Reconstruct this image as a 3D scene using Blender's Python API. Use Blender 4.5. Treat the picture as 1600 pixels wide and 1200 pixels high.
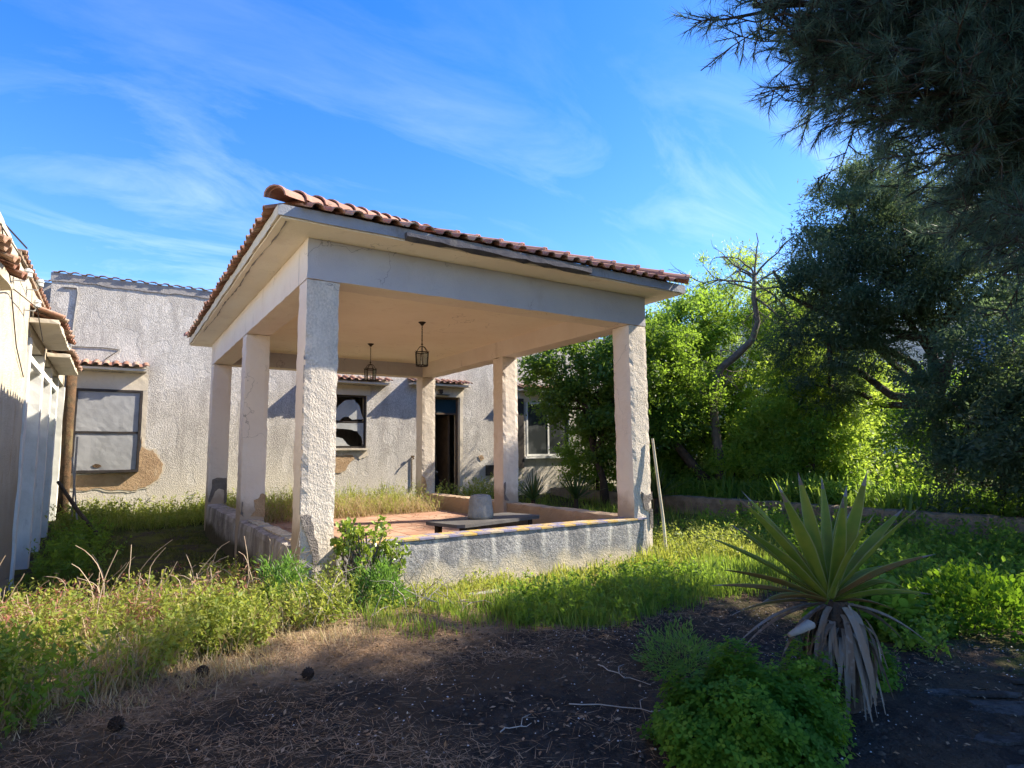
import bpy, bmesh, math, random
import numpy as np
from mathutils import Vector, Matrix

random.seed(7)
rng = np.random.default_rng(11)
R = math.radians
for o in list(bpy.data.objects):
    bpy.data.objects.remove(o)
scene = bpy.context.scene
col = scene.collection

# ------------------------------------------------------------------ camera, sky, sun, exposure
cam_d = bpy.data.cameras.new('camera')
cam = bpy.data.objects.new('camera', cam_d)
col.objects.link(cam)
cam_d.sensor_fit = 'HORIZONTAL'
cam_d.sensor_width = 36.0
cam_d.lens = 36.0 * 956.1 / 1600.0
cam_d.clip_start = 0.05
cam_d.clip_end = 3000
PIT, YAW, ROLL = R(6.42), R(33.04), R(-0.56)
fwv = Vector((math.sin(YAW) * math.cos(PIT), math.cos(YAW) * math.cos(PIT), math.sin(PIT)))
rt = Vector((math.cos(YAW), -math.sin(YAW), 0))
upv = rt.cross(fwv)
rt2 = rt * math.cos(ROLL) + upv * math.sin(ROLL)
up2 = upv * math.cos(ROLL) - rt * math.sin(ROLL)
cm = Matrix((rt2, up2, -fwv)).transposed().to_4x4()
cm.translation = Vector((0, 0, 1.55))
cam.matrix_world = cm
scene.camera = cam

SUN = Vector((1.18, -0.36, 1.0)).normalized()          # towards the sun
SUN_EL = math.asin(SUN.z)
SUN_AZ = math.atan2(SUN.x, SUN.y)
world = bpy.data.worlds.new('World')
scene.world = world
world.use_nodes = True
wn, wl = world.node_tree.nodes, world.node_tree.links
wn.clear()
w_out = wn.new('ShaderNodeOutputWorld')
w_bg = wn.new('ShaderNodeBackground')
w_sky = wn.new('ShaderNodeTexSky')
w_sky.sky_type = 'NISHITA'
w_sky.sun_disc = False
w_sky.sun_elevation = SUN_EL
w_sky.sun_rotation = SUN_AZ
w_sky.altitude = 100
w_sky.air_density = 1.0
w_sky.dust_density = 0.35
w_sky.ozone_density = 3.0
w_bg.inputs['Strength'].default_value = 0.13
SUN_STRENGTH = 5.0
scene.view_settings.view_transform = 'Standard'
scene.view_settings.look = 'None'
scene.view_settings.gamma = 1
scene.view_settings.use_curve_mapping = False
scene.view_settings.exposure = 1.42
# thin cirrus mixed over the blue
w_tc = wn.new('ShaderNodeTexCoord')
w_sep = wn.new('ShaderNodeSeparateXYZ')
wl.new(w_tc.outputs['Generated'], w_sep.inputs[0])


def wmath(op, a, b=None, clamp=False):
    n = wn.new('ShaderNodeMath')
    n.operation = op
    n.use_clamp = clamp
    for i, v in enumerate((a, b)):
        if v is None:
            continue
        if isinstance(v, (int, float)):
            n.inputs[i].default_value = v
        else:
            wl.new(v, n.inputs[i])
    return n.outputs[0]


zz = wmath('ADD', wmath('MAXIMUM', w_sep.outputs['Z'], 0.0), 0.22)
px = wmath('DIVIDE', w_sep.outputs['X'], zz)
py = wmath('DIVIDE', w_sep.outputs['Y'], zz)
w_cmb = wn.new('ShaderNodeCombineXYZ')
wl.new(px, w_cmb.inputs[0])
wl.new(py, w_cmb.inputs[1])
w_map = wn.new('ShaderNodeMapping')
w_map.inputs['Rotation'].default_value = (0, 0, R(-20))
w_map.inputs['Scale'].default_value = (0.8, 1.9, 1)
wl.new(w_cmb.outputs[0], w_map.inputs[0])
w_n1 = wn.new('ShaderNodeTexNoise')
w_n1.inputs['Scale'].default_value = 1.7
w_n1.inputs['Detail'].default_value = 9
w_n1.inputs['Roughness'].default_value = 0.62
w_n1.inputs['Distortion'].default_value = 0.9
wl.new(w_map.outputs[0], w_n1.inputs['Vector'])
w_n2 = wn.new('ShaderNodeTexNoise')
w_n2.inputs['Scale'].default_value = 0.9
w_n2.inputs['Detail'].default_value = 3
wl.new(w_cmb.outputs[0], w_n2.inputs['Vector'])
cl = wmath('MULTIPLY', wmath('SUBTRACT', w_n1.outputs['Fac'], 0.47), 3.2, True)
cl2 = wmath('MULTIPLY', wmath('SUBTRACT', w_n2.outputs['Fac'], 0.34), 3.0, True)
alt = wmath('SUBTRACT', 1.0, wmath('MULTIPLY', wmath('MAXIMUM', w_sep.outputs['Z'], 0.0), 1.45), True)
clf = wmath('MULTIPLY', wmath('MULTIPLY', cl, cl2), wmath('MULTIPLY', alt, 0.85), True)
clf = wmath('ADD', clf, wmath('MULTIPLY', wmath('MULTIPLY', alt, alt), 0.10), True)
w_mix = wn.new('ShaderNodeMix')
w_mix.data_type = 'RGBA'
wl.new(clf, w_mix.inputs[0])
w_hsv = wn.new('ShaderNodeHueSaturation')
w_hsv.inputs['Saturation'].default_value = 1.36
w_hsv.inputs['Hue'].default_value = 0.512
w_hsv.inputs['Value'].default_value = 1.0
wl.new(w_sky.outputs[0], w_hsv.inputs['Color'])
wl.new(w_hsv.outputs[0], w_mix.inputs[6])
w_mix.inputs[7].default_value = (4.6, 5.2, 6.0, 1)
wl.new(w_mix.outputs[2], w_bg.inputs['Color'])
wl.new(w_bg.outputs[0], w_out.inputs[0])

sun_d = bpy.data.lights.new('sun', 'SUN')
sun_d.energy = SUN_STRENGTH
sun_d.angle = R(0.53)
sun_d.color = (1.0, 0.9, 0.74)
sun = bpy.data.objects.new('sun', sun_d)
col.objects.link(sun)
sun.rotation_euler = SUN.to_track_quat('Z', 'Y').to_euler()
sun.location = SUN * 60

scene.cycles.max_bounces = 8
scene.cycles.diffuse_bounces = 5
scene.cycles.transparent_max_bounces = 8


# ------------------------------------------------------------------ object helpers
def setp(o, label=None, cat=None, group=None, kind=None):
    if label: o['label'] = label
    if cat: o['category'] = cat
    if group: o['group'] = group
    if kind: o['kind'] = kind
    return o


def thing(name, loc, label, cat, group=None):
    o = bpy.data.objects.new(name, None)
    o.empty_display_size = 0.2
    o.location = loc
    col.objects.link(o)
    return setp(o, label, cat, group)


def link(name, me, mats, parent=None, kind=None, label=None):
    o = bpy.data.objects.new(name, me)
    col.objects.link(o)
    if mats is not None and len(me.materials) == 0:
        for m in (mats if isinstance(mats, (list, tuple)) else [mats]):
            me.materials.append(m)
    if parent is not None:
        o.parent = parent
        if parent.type == 'EMPTY':
            o.matrix_parent_inverse = Matrix.Translation(-Vector(parent.location))
        elif parent.parent is None:
            o.matrix_parent_inverse = Matrix.Identity(4)
    if kind: o['kind'] = kind
    if label: o['label'] = label
    return o


def dup(root, loc, label, rotz=0.0, group=None, scale=1.0):
    r = root.copy()
    col.objects.link(r)
    r.location = loc
    r.rotation_euler = (0, 0, rotz)
    r.scale = (scale,) * 3
    r['label'] = label
    if group: r['group'] = group
    for ch in root.children:
        c = ch.copy()
        col.objects.link(c)
        c.parent = r
        c.matrix_parent_inverse = ch.matrix_parent_inverse.copy()
        for g in ch.children:
            d = g.copy()
            col.objects.link(d)
            d.parent = c
            d.matrix_parent_inverse = g.matrix_parent_inverse.copy()
    return r


class MB:
    def __init__(s):
        s.v, s.f, s.m = [], [], []

    def add(s, vs, fs, mi=0):
        b = len(s.v)
        s.v += [tuple(v) for v in vs]
        s.f += [tuple(b + i for i in f) for f in fs]
        s.m += [mi] * len(fs)
        return s

    def box(s, x0, x1, y0, y1, z0, z1, mi=0):
        vs = [(x, y, z) for z in (z0, z1) for y in (y0, y1) for x in (x0, x1)]
        return s.add(vs, [(0, 2, 3, 1), (4, 5, 7, 6), (0, 1, 5, 4), (2, 6, 7, 3), (0, 4, 6, 2), (1, 3, 7, 5)], mi)

    def quad(s, a, b, c, d, mi=0):
        return s.add([a, b, c, d], [(0, 1, 2, 3)], mi)

    def tube(s, pts, rad, n=6, mi=0, cap=True):
        pts = [Vector(p) for p in pts]
        if not isinstance(rad, (list, tuple)): rad = [rad] * len(pts)
        vs, fs = [], []
        t0 = (pts[1] - pts[0]).normalized()
        a = Vector((0, 0, 1)) if abs(t0.z) < .9 else Vector((1, 0, 0))
        u = t0.cross(a).normalized()
        for i, p in enumerate(pts):
            t = (pts[min(i + 1, len(pts) - 1)] - pts[max(i - 1, 0)]).normalized()
            u = (u - t * u.dot(t)).normalized()
            w = t.cross(u)
            for k in range(n):
                an = 2 * math.pi * k / n
                vs.append(p + (u * math.cos(an) + w * math.sin(an)) * rad[i])
        for i in range(len(pts) - 1):
            for k in range(n):
                fs.append((i * n + k, i * n + (k + 1) % n, (i + 1) * n + (k + 1) % n, (i + 1) * n + k))
        if cap:
            fs.append(tuple(range(n))[::-1])
            fs.append(tuple((len(pts) - 1) * n + k for k in range(n)))
        return s.add(vs, fs, mi)

    def bar(s, a, b, w, h=None, mi=0):
        a, b = Vector(a), Vector(b)
        h = h or w
        t = (b - a).normalized()
        x = Vector((0, 0, 1)) if abs(t.z) < .9 else Vector((1, 0, 0))
        u = t.cross(x).normalized() * w / 2
        q = t.cross(u).normalized() * h / 2
        vs = [p + sx * u + sy * q for p in (a, b) for sx, sy in ((-1, -1), (1, -1), (1, 1), (-1, 1))]
        return s.add(vs, [(0, 3, 2, 1), (4, 5, 6, 7), (0, 1, 5, 4), (1, 2, 6, 5), (2, 3, 7, 6), (3, 0, 4, 7)], mi)

    def lathe(s, c, prof, n=16, mi=0, jit=0.0):
        vs, fs = [], []
        for r, z in prof:
            for k in range(n):
                an = 2 * math.pi * k / n
                rr = r * (1 + random.uniform(-jit, jit))
                vs.append((c[0] + rr * math.cos(an), c[1] + rr * math.sin(an), c[2] + z))
        for i in range(len(prof) - 1):
            for k in range(n):
                fs.append((i * n + k, i * n + (k + 1) % n, (i + 1) * n + (k + 1) % n, (i + 1) * n + k))
        fs.append(tuple(range(n))[::-1])
        fs.append(tuple((len(prof) - 1) * n + k for k in range(n)))
        return s.add(vs, fs, mi)

    def prism(s, poly, off, mi=0):
        """poly: list of 3D points, extruded by vector off"""
        n = len(poly)
        off = Vector(off)
        vs = [Vector(p) for p in poly] + [Vector(p) + off for p in poly]
        fs = [tuple(range(n))[::-1], tuple(range(n, 2 * n))]
        fs += [(i, (i + 1) % n, n + (i + 1) % n, n + i) for i in range(n)]
        return s.add(vs, fs, mi)

    def gbox(s, x0, x1, y0, y1, z0, z1, step=.08, amp=.004, mi=0, chip=.012, fmat=None):
        """hand-plastered block: welded grid with uneven faces and worn arrises"""
        lo, hi = (x0, y0, z0), (x1, y1, z1)
        n = [max(1, int(round((hi[i] - lo[i]) / step))) for i in range(3)]
        n = [min(k, 60) for k in n]
        idx = {}
        vs, fs, ms = [], [], []

        def vid(i, j, k):
            key = (i, j, k)
            if key not in idx:
                p = [lo[a] + (hi[a] - lo[a]) * q / n[a] for a, q in enumerate(key)]
                ext = [(-1 if q == 0 else 1 if q == n[a] else 0) for a, q in enumerate(key)]
                ne = sum(1 for e in ext if e)
                for a in range(3):
                    if ext[a]:
                        nz = math.sin(p[0] * 7.1 + p[1] * 5.3 + p[2] * 6.1 + a) * .5 + math.sin(p[0] * 17 - p[2] * 23 + p[1] * 13) * .3 + random.uniform(-.5, .5)
                        p[a] += ext[a] * (amp * nz - (random.uniform(.2, 1) * chip if ne > 1 else 0))
                idx[key] = len(vs)
                vs.append(tuple(p))
            return idx[key]

        for a in range(3):
            b, c = (a + 1) % 3, (a + 2) % 3
            for side in (0, n[a]):
                for i in range(n[b]):
                    for j in range(n[c]):
                        q = []
                        for di, dj in ((0, 0), (1, 0), (1, 1), (0, 1)):
                            key = [0, 0, 0]
                            key[a], key[b], key[c] = side, i + di, j + dj
                            q.append(vid(*key))
                        if side == 0: q = q[::-1]
                        fs.append(tuple(q))
                        ms.append(fmat(a, -1 if side == 0 else 1) if fmat else mi)
        b0 = len(s.v)
        s.v += vs
        s.f += [tuple(b0 + i for i in f) for f in fs]
        s.m += ms
        return s

    def mesh(s, name, smooth=False):
        me = bpy.data.meshes.new(name)
        me.from_pydata(s.v, [], s.f)
        if any(s.m): me.polygons.foreach_set('material_index', s.m)
        if smooth: me.polygons.foreach_set('use_smooth', [True] * len(s.f))
        me.update()
        return me

    def build(s, name, mats, parent=None, smooth=False, kind=None, label=None):
        return link(name, s.mesh(name, smooth), mats, parent, kind, label)


def np_mesh(name, V, F, var=None, smooth=False, mi=None):
    """V (n,3), F (m,k) all faces of the same size"""
    V = np.asarray(V, np.float32)
    F = np.asarray(F, np.int32)
    me = bpy.data.meshes.new(name)
    me.vertices.add(len(V))
    me.vertices.foreach_set('co', V.ravel())
    me.loops.add(F.size)
    me.loops.foreach_set('vertex_index', F.ravel())
    me.polygons.add(len(F))
    me.polygons.foreach_set('loop_start', np.arange(0, F.size, F.shape[1], dtype=np.int32))
    me.polygons.foreach_set('loop_total', np.full(len(F), F.shape[1], np.int32))
    if mi is not None: me.polygons.foreach_set('material_index', np.asarray(mi, np.int32))
    if smooth: me.polygons.foreach_set('use_smooth', np.ones(len(F), bool))
    me.update(calc_edges=True)
    if var is not None:
        at = me.attributes.new('var', 'FLOAT', 'POINT')
        at.data.foreach_set('value', np.asarray(var, np.float32))
    return me


# ------------------------------------------------------------------ material helpers
class NT:
    def __init__(s, name):
        s.mat = bpy.data.materials.new(name)
        s.mat.use_nodes = True
        s.n, s.l = s.mat.node_tree.nodes, s.mat.node_tree.links
        s.n.clear()
        s.out = s.n.new('ShaderNodeOutputMaterial')
        s.geo = s.n.new('ShaderNodeNewGeometry')

    def val(s, sock, v):
        if isinstance(v, (int, float)):
            sock.default_value = v
        elif isinstance(v, (tuple, list)):
            sock.default_value = tuple(v) + ((1,) if len(v) == 3 and len(sock.default_value) == 4 else ())
        else:
            s.l.new(v, sock)

    def pos(s, scale=(1, 1, 1), rot=(0, 0, 0)):
        m = s.n.new('ShaderNodeMapping')
        m.inputs['Scale'].default_value = scale
        m.inputs['Rotation'].default_value = rot
        s.l.new(s.geo.outputs['Position'], m.inputs[0])
        return m.outputs[0]

    def noise(s, scale, detail=4, rough=.55, vec=None, dist=0.0):
        t = s.n.new('ShaderNodeTexNoise')
        t.inputs['Scale'].default_value = scale
        t.inputs['Detail'].default_value = detail
        t.inputs['Roughness'].default_value = rough
        t.inputs['Distortion'].default_value = dist
        s.l.new(vec if vec is not None else s.geo.outputs['Position'], t.inputs['Vector'])
        return t.outputs['Fac']

    def voro(s, scale, vec=None, feature='F1'):
        t = s.n.new('ShaderNodeTexVoronoi')
        t.feature = feature
        t.inputs['Scale'].default_value = scale
        s.l.new(vec if vec is not None else s.geo.outputs['Position'], t.inputs['Vector'])
        return t.outputs['Distance']

    def math(s, op, a, b=0.0, clamp=False):
        m = s.n.new('ShaderNodeMath')
        m.operation = op
        m.use_clamp = clamp
        s.val(m.inputs[0], a)
        s.val(m.inputs[1], b)
        return m.outputs[0]

    def step(s, x, lo, hi):
        m = s.n.new('ShaderNodeMapRange')
        m.interpolation_type = 'SMOOTHSTEP'
        s.val(m.inputs[0], x)
        m.inputs[1].default_value = lo
        m.inputs[2].default_value = hi
        return m.outputs[0]

    def mix(s, f, a, b):
        m = s.n.new('ShaderNodeMix')
        m.data_type = 'RGBA'
        s.val(m.inputs[0], f)
        s.val(m.inputs[6], a)
        s.val(m.inputs[7], b)
        return m.outputs[2]

    def crack(s, c, dark, scale, amount=.8):
        d = s.n.new('ShaderNodeTexVoronoi')
        d.feature = 'DISTANCE_TO_EDGE'
        d.inputs['Scale'].default_value = scale
        w = s.n.new('ShaderNodeVectorMath')
        w.operation = 'ADD'
        nz = s.n.new('ShaderNodeTexNoise')
        nz.inputs['Scale'].default_value = 2.6
        nz.inputs['Detail'].default_value = 6
        s.l.new(s.geo.outputs['Position'], nz.inputs['Vector'])
        sc = s.n.new('ShaderNodeVectorMath')
        sc.operation = 'SCALE'
        sc.inputs['Scale'].default_value = .9
        s.l.new(nz.outputs['Color'], sc.inputs[0])
        s.l.new(s.geo.outputs['Position'], w.inputs[0])
        s.l.new(sc.outputs[0], w.inputs[1])
        s.l.new(w.outputs[0], d.inputs['Vector'])
        line = s.math('SUBTRACT', 1.0, s.step(d.outputs['Distance'], .0005, .0045))
        gate = s.step(s.noise(.7, 4), .52, .60)
        return s.mix(s.math('MULTIPLY', s.math('MULTIPLY', line, gate), amount), c, tuple(q * .45 for q in dark))

    def ramp(s, f, stops):
        r = s.n.new('ShaderNodeValToRGB')
        e = r.color_ramp.elements
        while len(e) < len(stops): e.new(0.5)
        for i, (p, c) in enumerate(stops):
            e[i].position = p
            e[i].color = tuple(c) + (1,)
        s.l.new(f, r.inputs[0])
        return r.outputs[0]

    def attr(s, name):
        a = s.n.new('ShaderNodeAttribute')
        a.attribute_name = name
        return a.outputs['Fac']

    def rand(s):
        return s.n.new('ShaderNodeObjectInfo').outputs['Random']

    def xyz(s):
        p = s.n.new('ShaderNodeSeparateXYZ')
        s.l.new(s.geo.outputs['Position'], p.inputs[0])
        return p.outputs

    def nrm(s):
        p = s.n.new('ShaderNodeSeparateXYZ')
        s.l.new(s.geo.outputs['Normal'], p.inputs[0])
        return p.outputs

    def bump(s, h, dist=.01, strength=.6):
        b = s.n.new('ShaderNodeBump')
        b.inputs['Distance'].default_value = dist
        b.inputs['Strength'].default_value = strength
        s.l.new(h, b.inputs['Height'])
        return b.outputs[0]

    def finish(s, color, rough=.9, normal=None, spec=.3, metal=0.0):
        b = s.n.new('ShaderNodeBsdfPrincipled')
        s.val(b.inputs['Base Color'], color)
        s.val(b.inputs['Roughness'], rough)
        b.inputs['Specular IOR Level'].default_value = spec
        b.inputs['Metallic'].default_value = metal
        if normal is not None: s.l.new(normal, b.inputs['Normal'])
        s.l.new(b.outputs[0], s.out.inputs[0])
        return s.mat

    def leaf(s, color, trans, tmix=.45, rough=.5, spec=.3):
        b = s.n.new('ShaderNodeBsdfPrincipled')
        s.val(b.inputs['Base Color'], color)
        s.val(b.inputs['Roughness'], rough)
        b.inputs['Specular IOR Level'].default_value = spec
        t = s.n.new('ShaderNodeBsdfTranslucent')
        s.val(t.inputs[0], trans)
        m = s.n.new('ShaderNodeMixShader')
        m.inputs[0].default_value = tmix
        s.l.new(b.outputs[0], m.inputs[1])
        s.l.new(t.outputs[0], m.inputs[2])
        s.l.new(m.outputs[0], s.out.inputs[0])
        return s.mat


M = {}


def roughcast(name, light, mid, dark, stain=.5, relief=.014, bstr=1.0, low=None):
    t = NT(name)
    fine = t.noise(44, 4, .65, t.pos((1.1, 1.1, .75)))
    gr = t.noise(62, 3, .6, t.pos((1, 1, .6)), .6)
    big = t.noise(1.3, 4, .6)
    drip = t.noise(2.2, 5, .65, t.pos((1.6, 1.6, .32)))
    c = t.mix(t.step(fine, .32, .66), dark, light)
    c = t.mix(t.math('MULTIPLY', t.step(drip, .42, .68), stain), c, mid)
    c = t.mix(t.math('MULTIPLY', t.step(big, .5, .7), stain * .8), c, dark)
    if low:
        z = t.xyz()[2]
        zf = t.math('ADD', z, t.math('MULTIPLY', t.noise(1.8, 4), .9))
        c = t.mix(t.math('SUBTRACT', 1.0, t.step(zf, low[1], low[2])), c, low[0])
    pat = t.step(t.noise(1.9, 3, .5, t.pos((1, 1, .8), (.3, .2, .5))), .56, .60)
    c = t.mix(t.math('MULTIPLY', pat, .30), c, light)
    c = t.crack(c, dark, .55)
    h = t.math('ADD', t.math('MULTIPLY', fine, .8), t.math('MULTIPLY', gr, t.math('SUBTRACT', .9, t.math('MULTIPLY', pat, .5))))
    M[name] = t.finish(c, .95, t.bump(h, relief, bstr), .1)


roughcast('house_roughcast', (.62, .58, .525), (.29, .265, .24), (.36, .335, .30), .6, .02, 1.0, ((.60, .54, .45), .7, 2.3))
roughcast('column_roughcast', (.70, .62, .52), (.50, .45, .39), (.50, .44, .37), .5, .013, 1.0, ((.42, .36, .29), .1, .85))
roughcast('annex_roughcast', (.50, .46, .42), (.2, .18, .17), (.30, .27, .25), .6, .015, 1.0)


def plaster(name, base, var, scale=1.1, dirt=None, bump=.004, zdirt=None, rough=.9):
    t = NT(name)
    n = t.noise(scale, 5, .6)
    f = t.noise(14, 5, .6)
    c = t.mix(t.step(n, .35, .68), base, var)
    c = t.mix(t.math('MULTIPLY', t.step(t.noise(scale * 6, 7, .78), .56, .70), .35), c, tuple(q * .72 for q in base))
    if dirt:
        c = t.mix(t.math('MULTIPLY', t.step(t.noise(3.1, 6, .7, t.pos((1, 1, .45))), .55, .72), .75), c, dirt)
    if scale <= 2.1 and 'panel' not in name:
        c = t.crack(c, var, .6)
    if zdirt:
        z = t.math('ADD', t.xyz()[2], t.math('MULTIPLY', t.noise(4, 4), -.5))
        c = t.mix(t.step(z, zdirt[1], zdirt[2]), zdirt[0], c)
    M[name] = t.finish(c, rough, t.bump(t.math('ADD', t.noise(60, 3), t.math('MULTIPLY', f, 1.2)), bump, .7), .2)


plaster('cream_plaster', (.76, .67, .58), (.71, .61, .52), 1.0, (.61, .52, .43), .004, ((.42, .33, .25), .45, .75))
plaster('ceiling_plaster', (.85, .76, .62), (.80, .70, .56), .8, (.72, .61, .48), .004)
plaster('beam_shade_paint', (.44, .43, .45), (.40, .39, .42), 1.4, (.37, .35, .36), .006)  # bluish grey of the shaded beam front put into the colour
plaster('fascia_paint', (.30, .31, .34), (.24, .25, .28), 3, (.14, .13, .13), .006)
plaster('bare_plaster', (.46, .32, .19), (.36, .24, .14), 5, (.56, .45, .33), .03)
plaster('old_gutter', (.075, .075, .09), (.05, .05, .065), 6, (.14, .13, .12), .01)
plaster('spall', (.17, .15, .14), (.23, .2, .18), 8, (.10, .09, .09), .03)
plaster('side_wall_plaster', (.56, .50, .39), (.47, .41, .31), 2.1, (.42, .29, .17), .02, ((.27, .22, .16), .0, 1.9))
plaster('white_paint', (.72, .71, .67), (.62, .61, .56), 3, (.42, .40, .35), .002)
plaster('lintel_plaster', (.60, .53, .42), (.55, .48, .37), 2, (.42, .36, .28), .004)
plaster('grey_panel', (.37, .37, .365), (.29, .29, .285), 2.6, (.23, .23, .22), .001, None, .55)
plaster('mortar', (.33, .31, .29), (.26, .24, .23), 4, (.18, .16, .15), .012)
plaster('soil_wall', (.36, .28, .2), (.28, .21, .15), 3, (.17, .15, .10), .02)
plaster('garden_wall_plaster', (.24, .19, .13), (.15, .12, .08), 5, (.06, .07, .03), .03)
plaster('inner_wall_plaster', (.58, .44, .29), (.48, .35, .23), 2.5, (.30, .2, .13), .012, ((.36, .26, .17), .25, .55))
plaster('concrete', (.34, .32, .29), (.25, .24, .22), 6, (.19, .18, .17), .025)
plaster('dark_metal', (.022, .016, .012), (.035, .022, .015), 9, (.05, .028, .016), .002, None, .55)
plaster('table_slab', (.11, .105, .10), (.075, .07, .07), 4, (.16, .15, .14), .004, None, .6)
plaster('old_wood', (.10, .07, .045), (.07, .045, .03), 6, (.15, .11, .08), .008)
plaster('grey_wood', (.40, .36, .31), (.32, .28, .24), 8, (.22, .19, .16), .006)
plaster('rust', (.13, .075, .04), (.07, .05, .03), 9, (.20, .16, .08), .03)
plaster('window_frame', (.035, .03, .028), (.055, .045, .04), 6, (.09, .07, .05), .002, None, .6)
plaster('pale_pole', (.72, .64, .48), (.62, .53, .38), 4, (.45, .37, .27), .003)
plaster('bark', (.07, .052, .04), (.045, .034, .028), 9, (.11, .09, .07), .03)
plaster('grey_bark', (.17, .14, .115), (.12, .10, .08), 9, (.24, .21, .18), .03)
plaster('dark_cloth', (.012, .012, .014), (.02, .018, .02), 5, (.03, .025, .02), .006)
plaster('blue_door', (.008, .03, .045), (.006, .025, .035), 4, (.01, .02, .02), .002, None, .6)
plaster('green_frame', (.10, .22, .17), (.07, .15, .13), 4, (.2, .2, .15), .002)
plaster('white_sheet', (.42, .43, .42), (.34, .35, .34), 3, (.25, .25, .24), .004)
plaster('cone_brown', (.035, .022, .016), (.05, .032, .022), 30, (.07, .05, .035), .004)
plaster('driftwood', (.26, .23, .2), (.2, .175, .15), 10, (.3, .25, .2), .004)
plaster('porcelain', (.66, .65, .6), (.5, .5, .46), 10, (.4, .4, .36), .001, None, .3)

# terracotta tiles, each object with its own tone
t = NT('terracotta')
c = t.ramp(t.rand(), [(0, (.25, .125, .085)), (.35, (.33, .165, .11)), (.7, (.40, .24, .165)), (1, (.34, .24, .175))])
lich = t.step(t.noise(9, 6, .7), .52, .66)
c = t.mix(t.math('MULTIPLY', lich, .8), c, (.44, .38, .29))
c = t.mix(t.math('MULTIPLY', t.step(t.noise(22, 4), .58, .7), .8), c, (.10, .075, .06))
M['terracotta'] = t.finish(c, .9, t.bump(t.noise(50, 4), .004, .7), .15)
t = NT('hip_terracotta')
c = t.ramp(t.rand(), [(0, (.30, .14, .10)), (.6, (.38, .20, .15)), (1, (.28, .15, .115))])
c = t.mix(t.math('MULTIPLY', t.step(t.noise(7, 6, .7), .52, .7), .6), c, (.30, .25, .19))
M['hip_terracotta'] = t.finish(c, .85, t.bump(t.noise(50, 4), .004, .7), .2)

# low wall of the pergola: grey roughcast, lime streaks below every tile joint
t = NT('wall_weathered')
x, y, z = t.xyz()
st = t.math('ABSOLUTE', t.math('SINE', t.math('MULTIPLY', t.math('ADD', t.math('ADD', x, y), t.math('MULTIPLY', t.noise(2.2, 4), .16)), math.pi / .372)))
st = t.math('SUBTRACT', 1.0, t.step(t.math('ADD', st, t.math('MULTIPLY', t.noise(11, 4), .5)), .28, .72))
streak = t.math('MULTIPLY', st, t.step(t.math('ADD', z, t.math('MULTIPLY', t.noise(5, 4), .5)), .38, .72))
fine = t.noise(30, 5, .65)
c = t.mix(t.step(fine, .3, .7), (.19, .185, .185), (.40, .385, .37))
c = t.mix(t.math('MULTIPLY', t.step(t.noise(2.6, 5, .65), .45, .62), .7), c, (.17, .165, .165))
c = t.mix(t.math('MULTIPLY', streak, .75), c, (.56, .53, .48))
zz2 = t.math('ADD', z, t.math('MULTIPLY', t.noise(4, 5), .55))
c = t.mix(t.step(zz2, .62, .36), c, (.55, .47, .34))
c = t.mix(t.math('MULTIPLY', t.step(t.noise(9, 5, .7), .62, .7), .8), c, (.54, .51, .46))
M['wall_weathered'] = t.finish(c, .95, t.bump(t.math('ADD', fine, t.math('MULTIPLY', t.noise(70, 3), .7)), .012, 1.0), .1)
t = NT('wall_streaked')
x, y, z = t.xyz()
c = t.mix(t.step(t.noise(3, 5, .6, t.pos((1, 1, .3))), .4, .62), (.42, .38, .34), (.24, .21, .19))
c = t.mix(t.math('MULTIPLY', t.step(t.noise(7, 5, .7, t.pos((1, 1, .25))), .52, .62), .7), c, (.18, .16, .14))
zz2 = t.math('ADD', z, t.math('MULTIPLY', t.noise(1.7, 4), .5))
c = t.mix(t.step(zz2, .58, .42), c, (.10, .085, .055))
M['wall_streaked'] = t.finish(c, .95, t.bump(t.noise(26, 5), .012, .8), .1)

for nm, cc in (('tile_yellow', (.58, .38, .10)), ('tile_blue', (.22, .21, .32)), ('tile_cream', (.50, .42, .31))):
    t = NT(nm)
    n = t.noise(18, 4)
    c = t.mix(t.step(n, .4, .7), cc, tuple(min(1, q * .8 + .05) for q in cc))
    c = t.mix(t.math('MULTIPLY', t.step(t.noise(7, 6, .75), .46, .60), .75), c, (.40, .31, .21))
    M[nm] = t.finish(c, t.mix(t.step(n, .4, .6), (.25,) * 3, (.6,) * 3), None, .5)
t = NT('floor_tile')
c = t.ramp(t.rand(), [(0, (.34, .19, .13)), (.5, (.40, .235, .16)), (1, (.44, .28, .2))])
c = t.mix(t.step(t.noise(3, 5, .7), .45, .7), c, (.30, .2, .14))
M['floor_tile'] = t.finish(c, .8, t.bump(t.noise(40, 3), .002, .5), .2)

# glass
t = NT('glass')
b = t.n.new('ShaderNodeBsdfPrincipled')
b.inputs['Base Color'].default_value = (.55, .58, .58, 1)
b.inputs['Roughness'].default_value = .12
b.inputs['Transmission Weight'].default_value = .85
b.inputs['IOR'].default_value = 1.45
t.l.new(b.outputs[0], t.out.inputs[0])
M['glass'] = t.mat
t = NT('dusty_glass')
c = t.mix(t.step(t.noise(2.4, 5), .4, .65), (.16, .175, .19), (.27, .28, .29))
M['dusty_glass'] = t.finish(c, .35, None, .5)


t = NT('dark_glass')
M['dark_glass'] = t.finish(t.mix(t.step(t.noise(2.4, 5), .45, .7), (.03, .034, .036), (.085, .09, .09)), .3, None, .5)


def leafmat(name, cols, tcol, tmix=.45, rough=.5, spec=.3):
    t = NT(name)
    a = t.attr('var')
    k = len(cols)
    c = t.ramp(a, [(i / (k - 1), cc) for i, cc in enumerate(cols)])
    g = t.mix(.6, c, tcol)
    M[name] = t.leaf(c, g, tmix, rough, spec)


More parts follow.
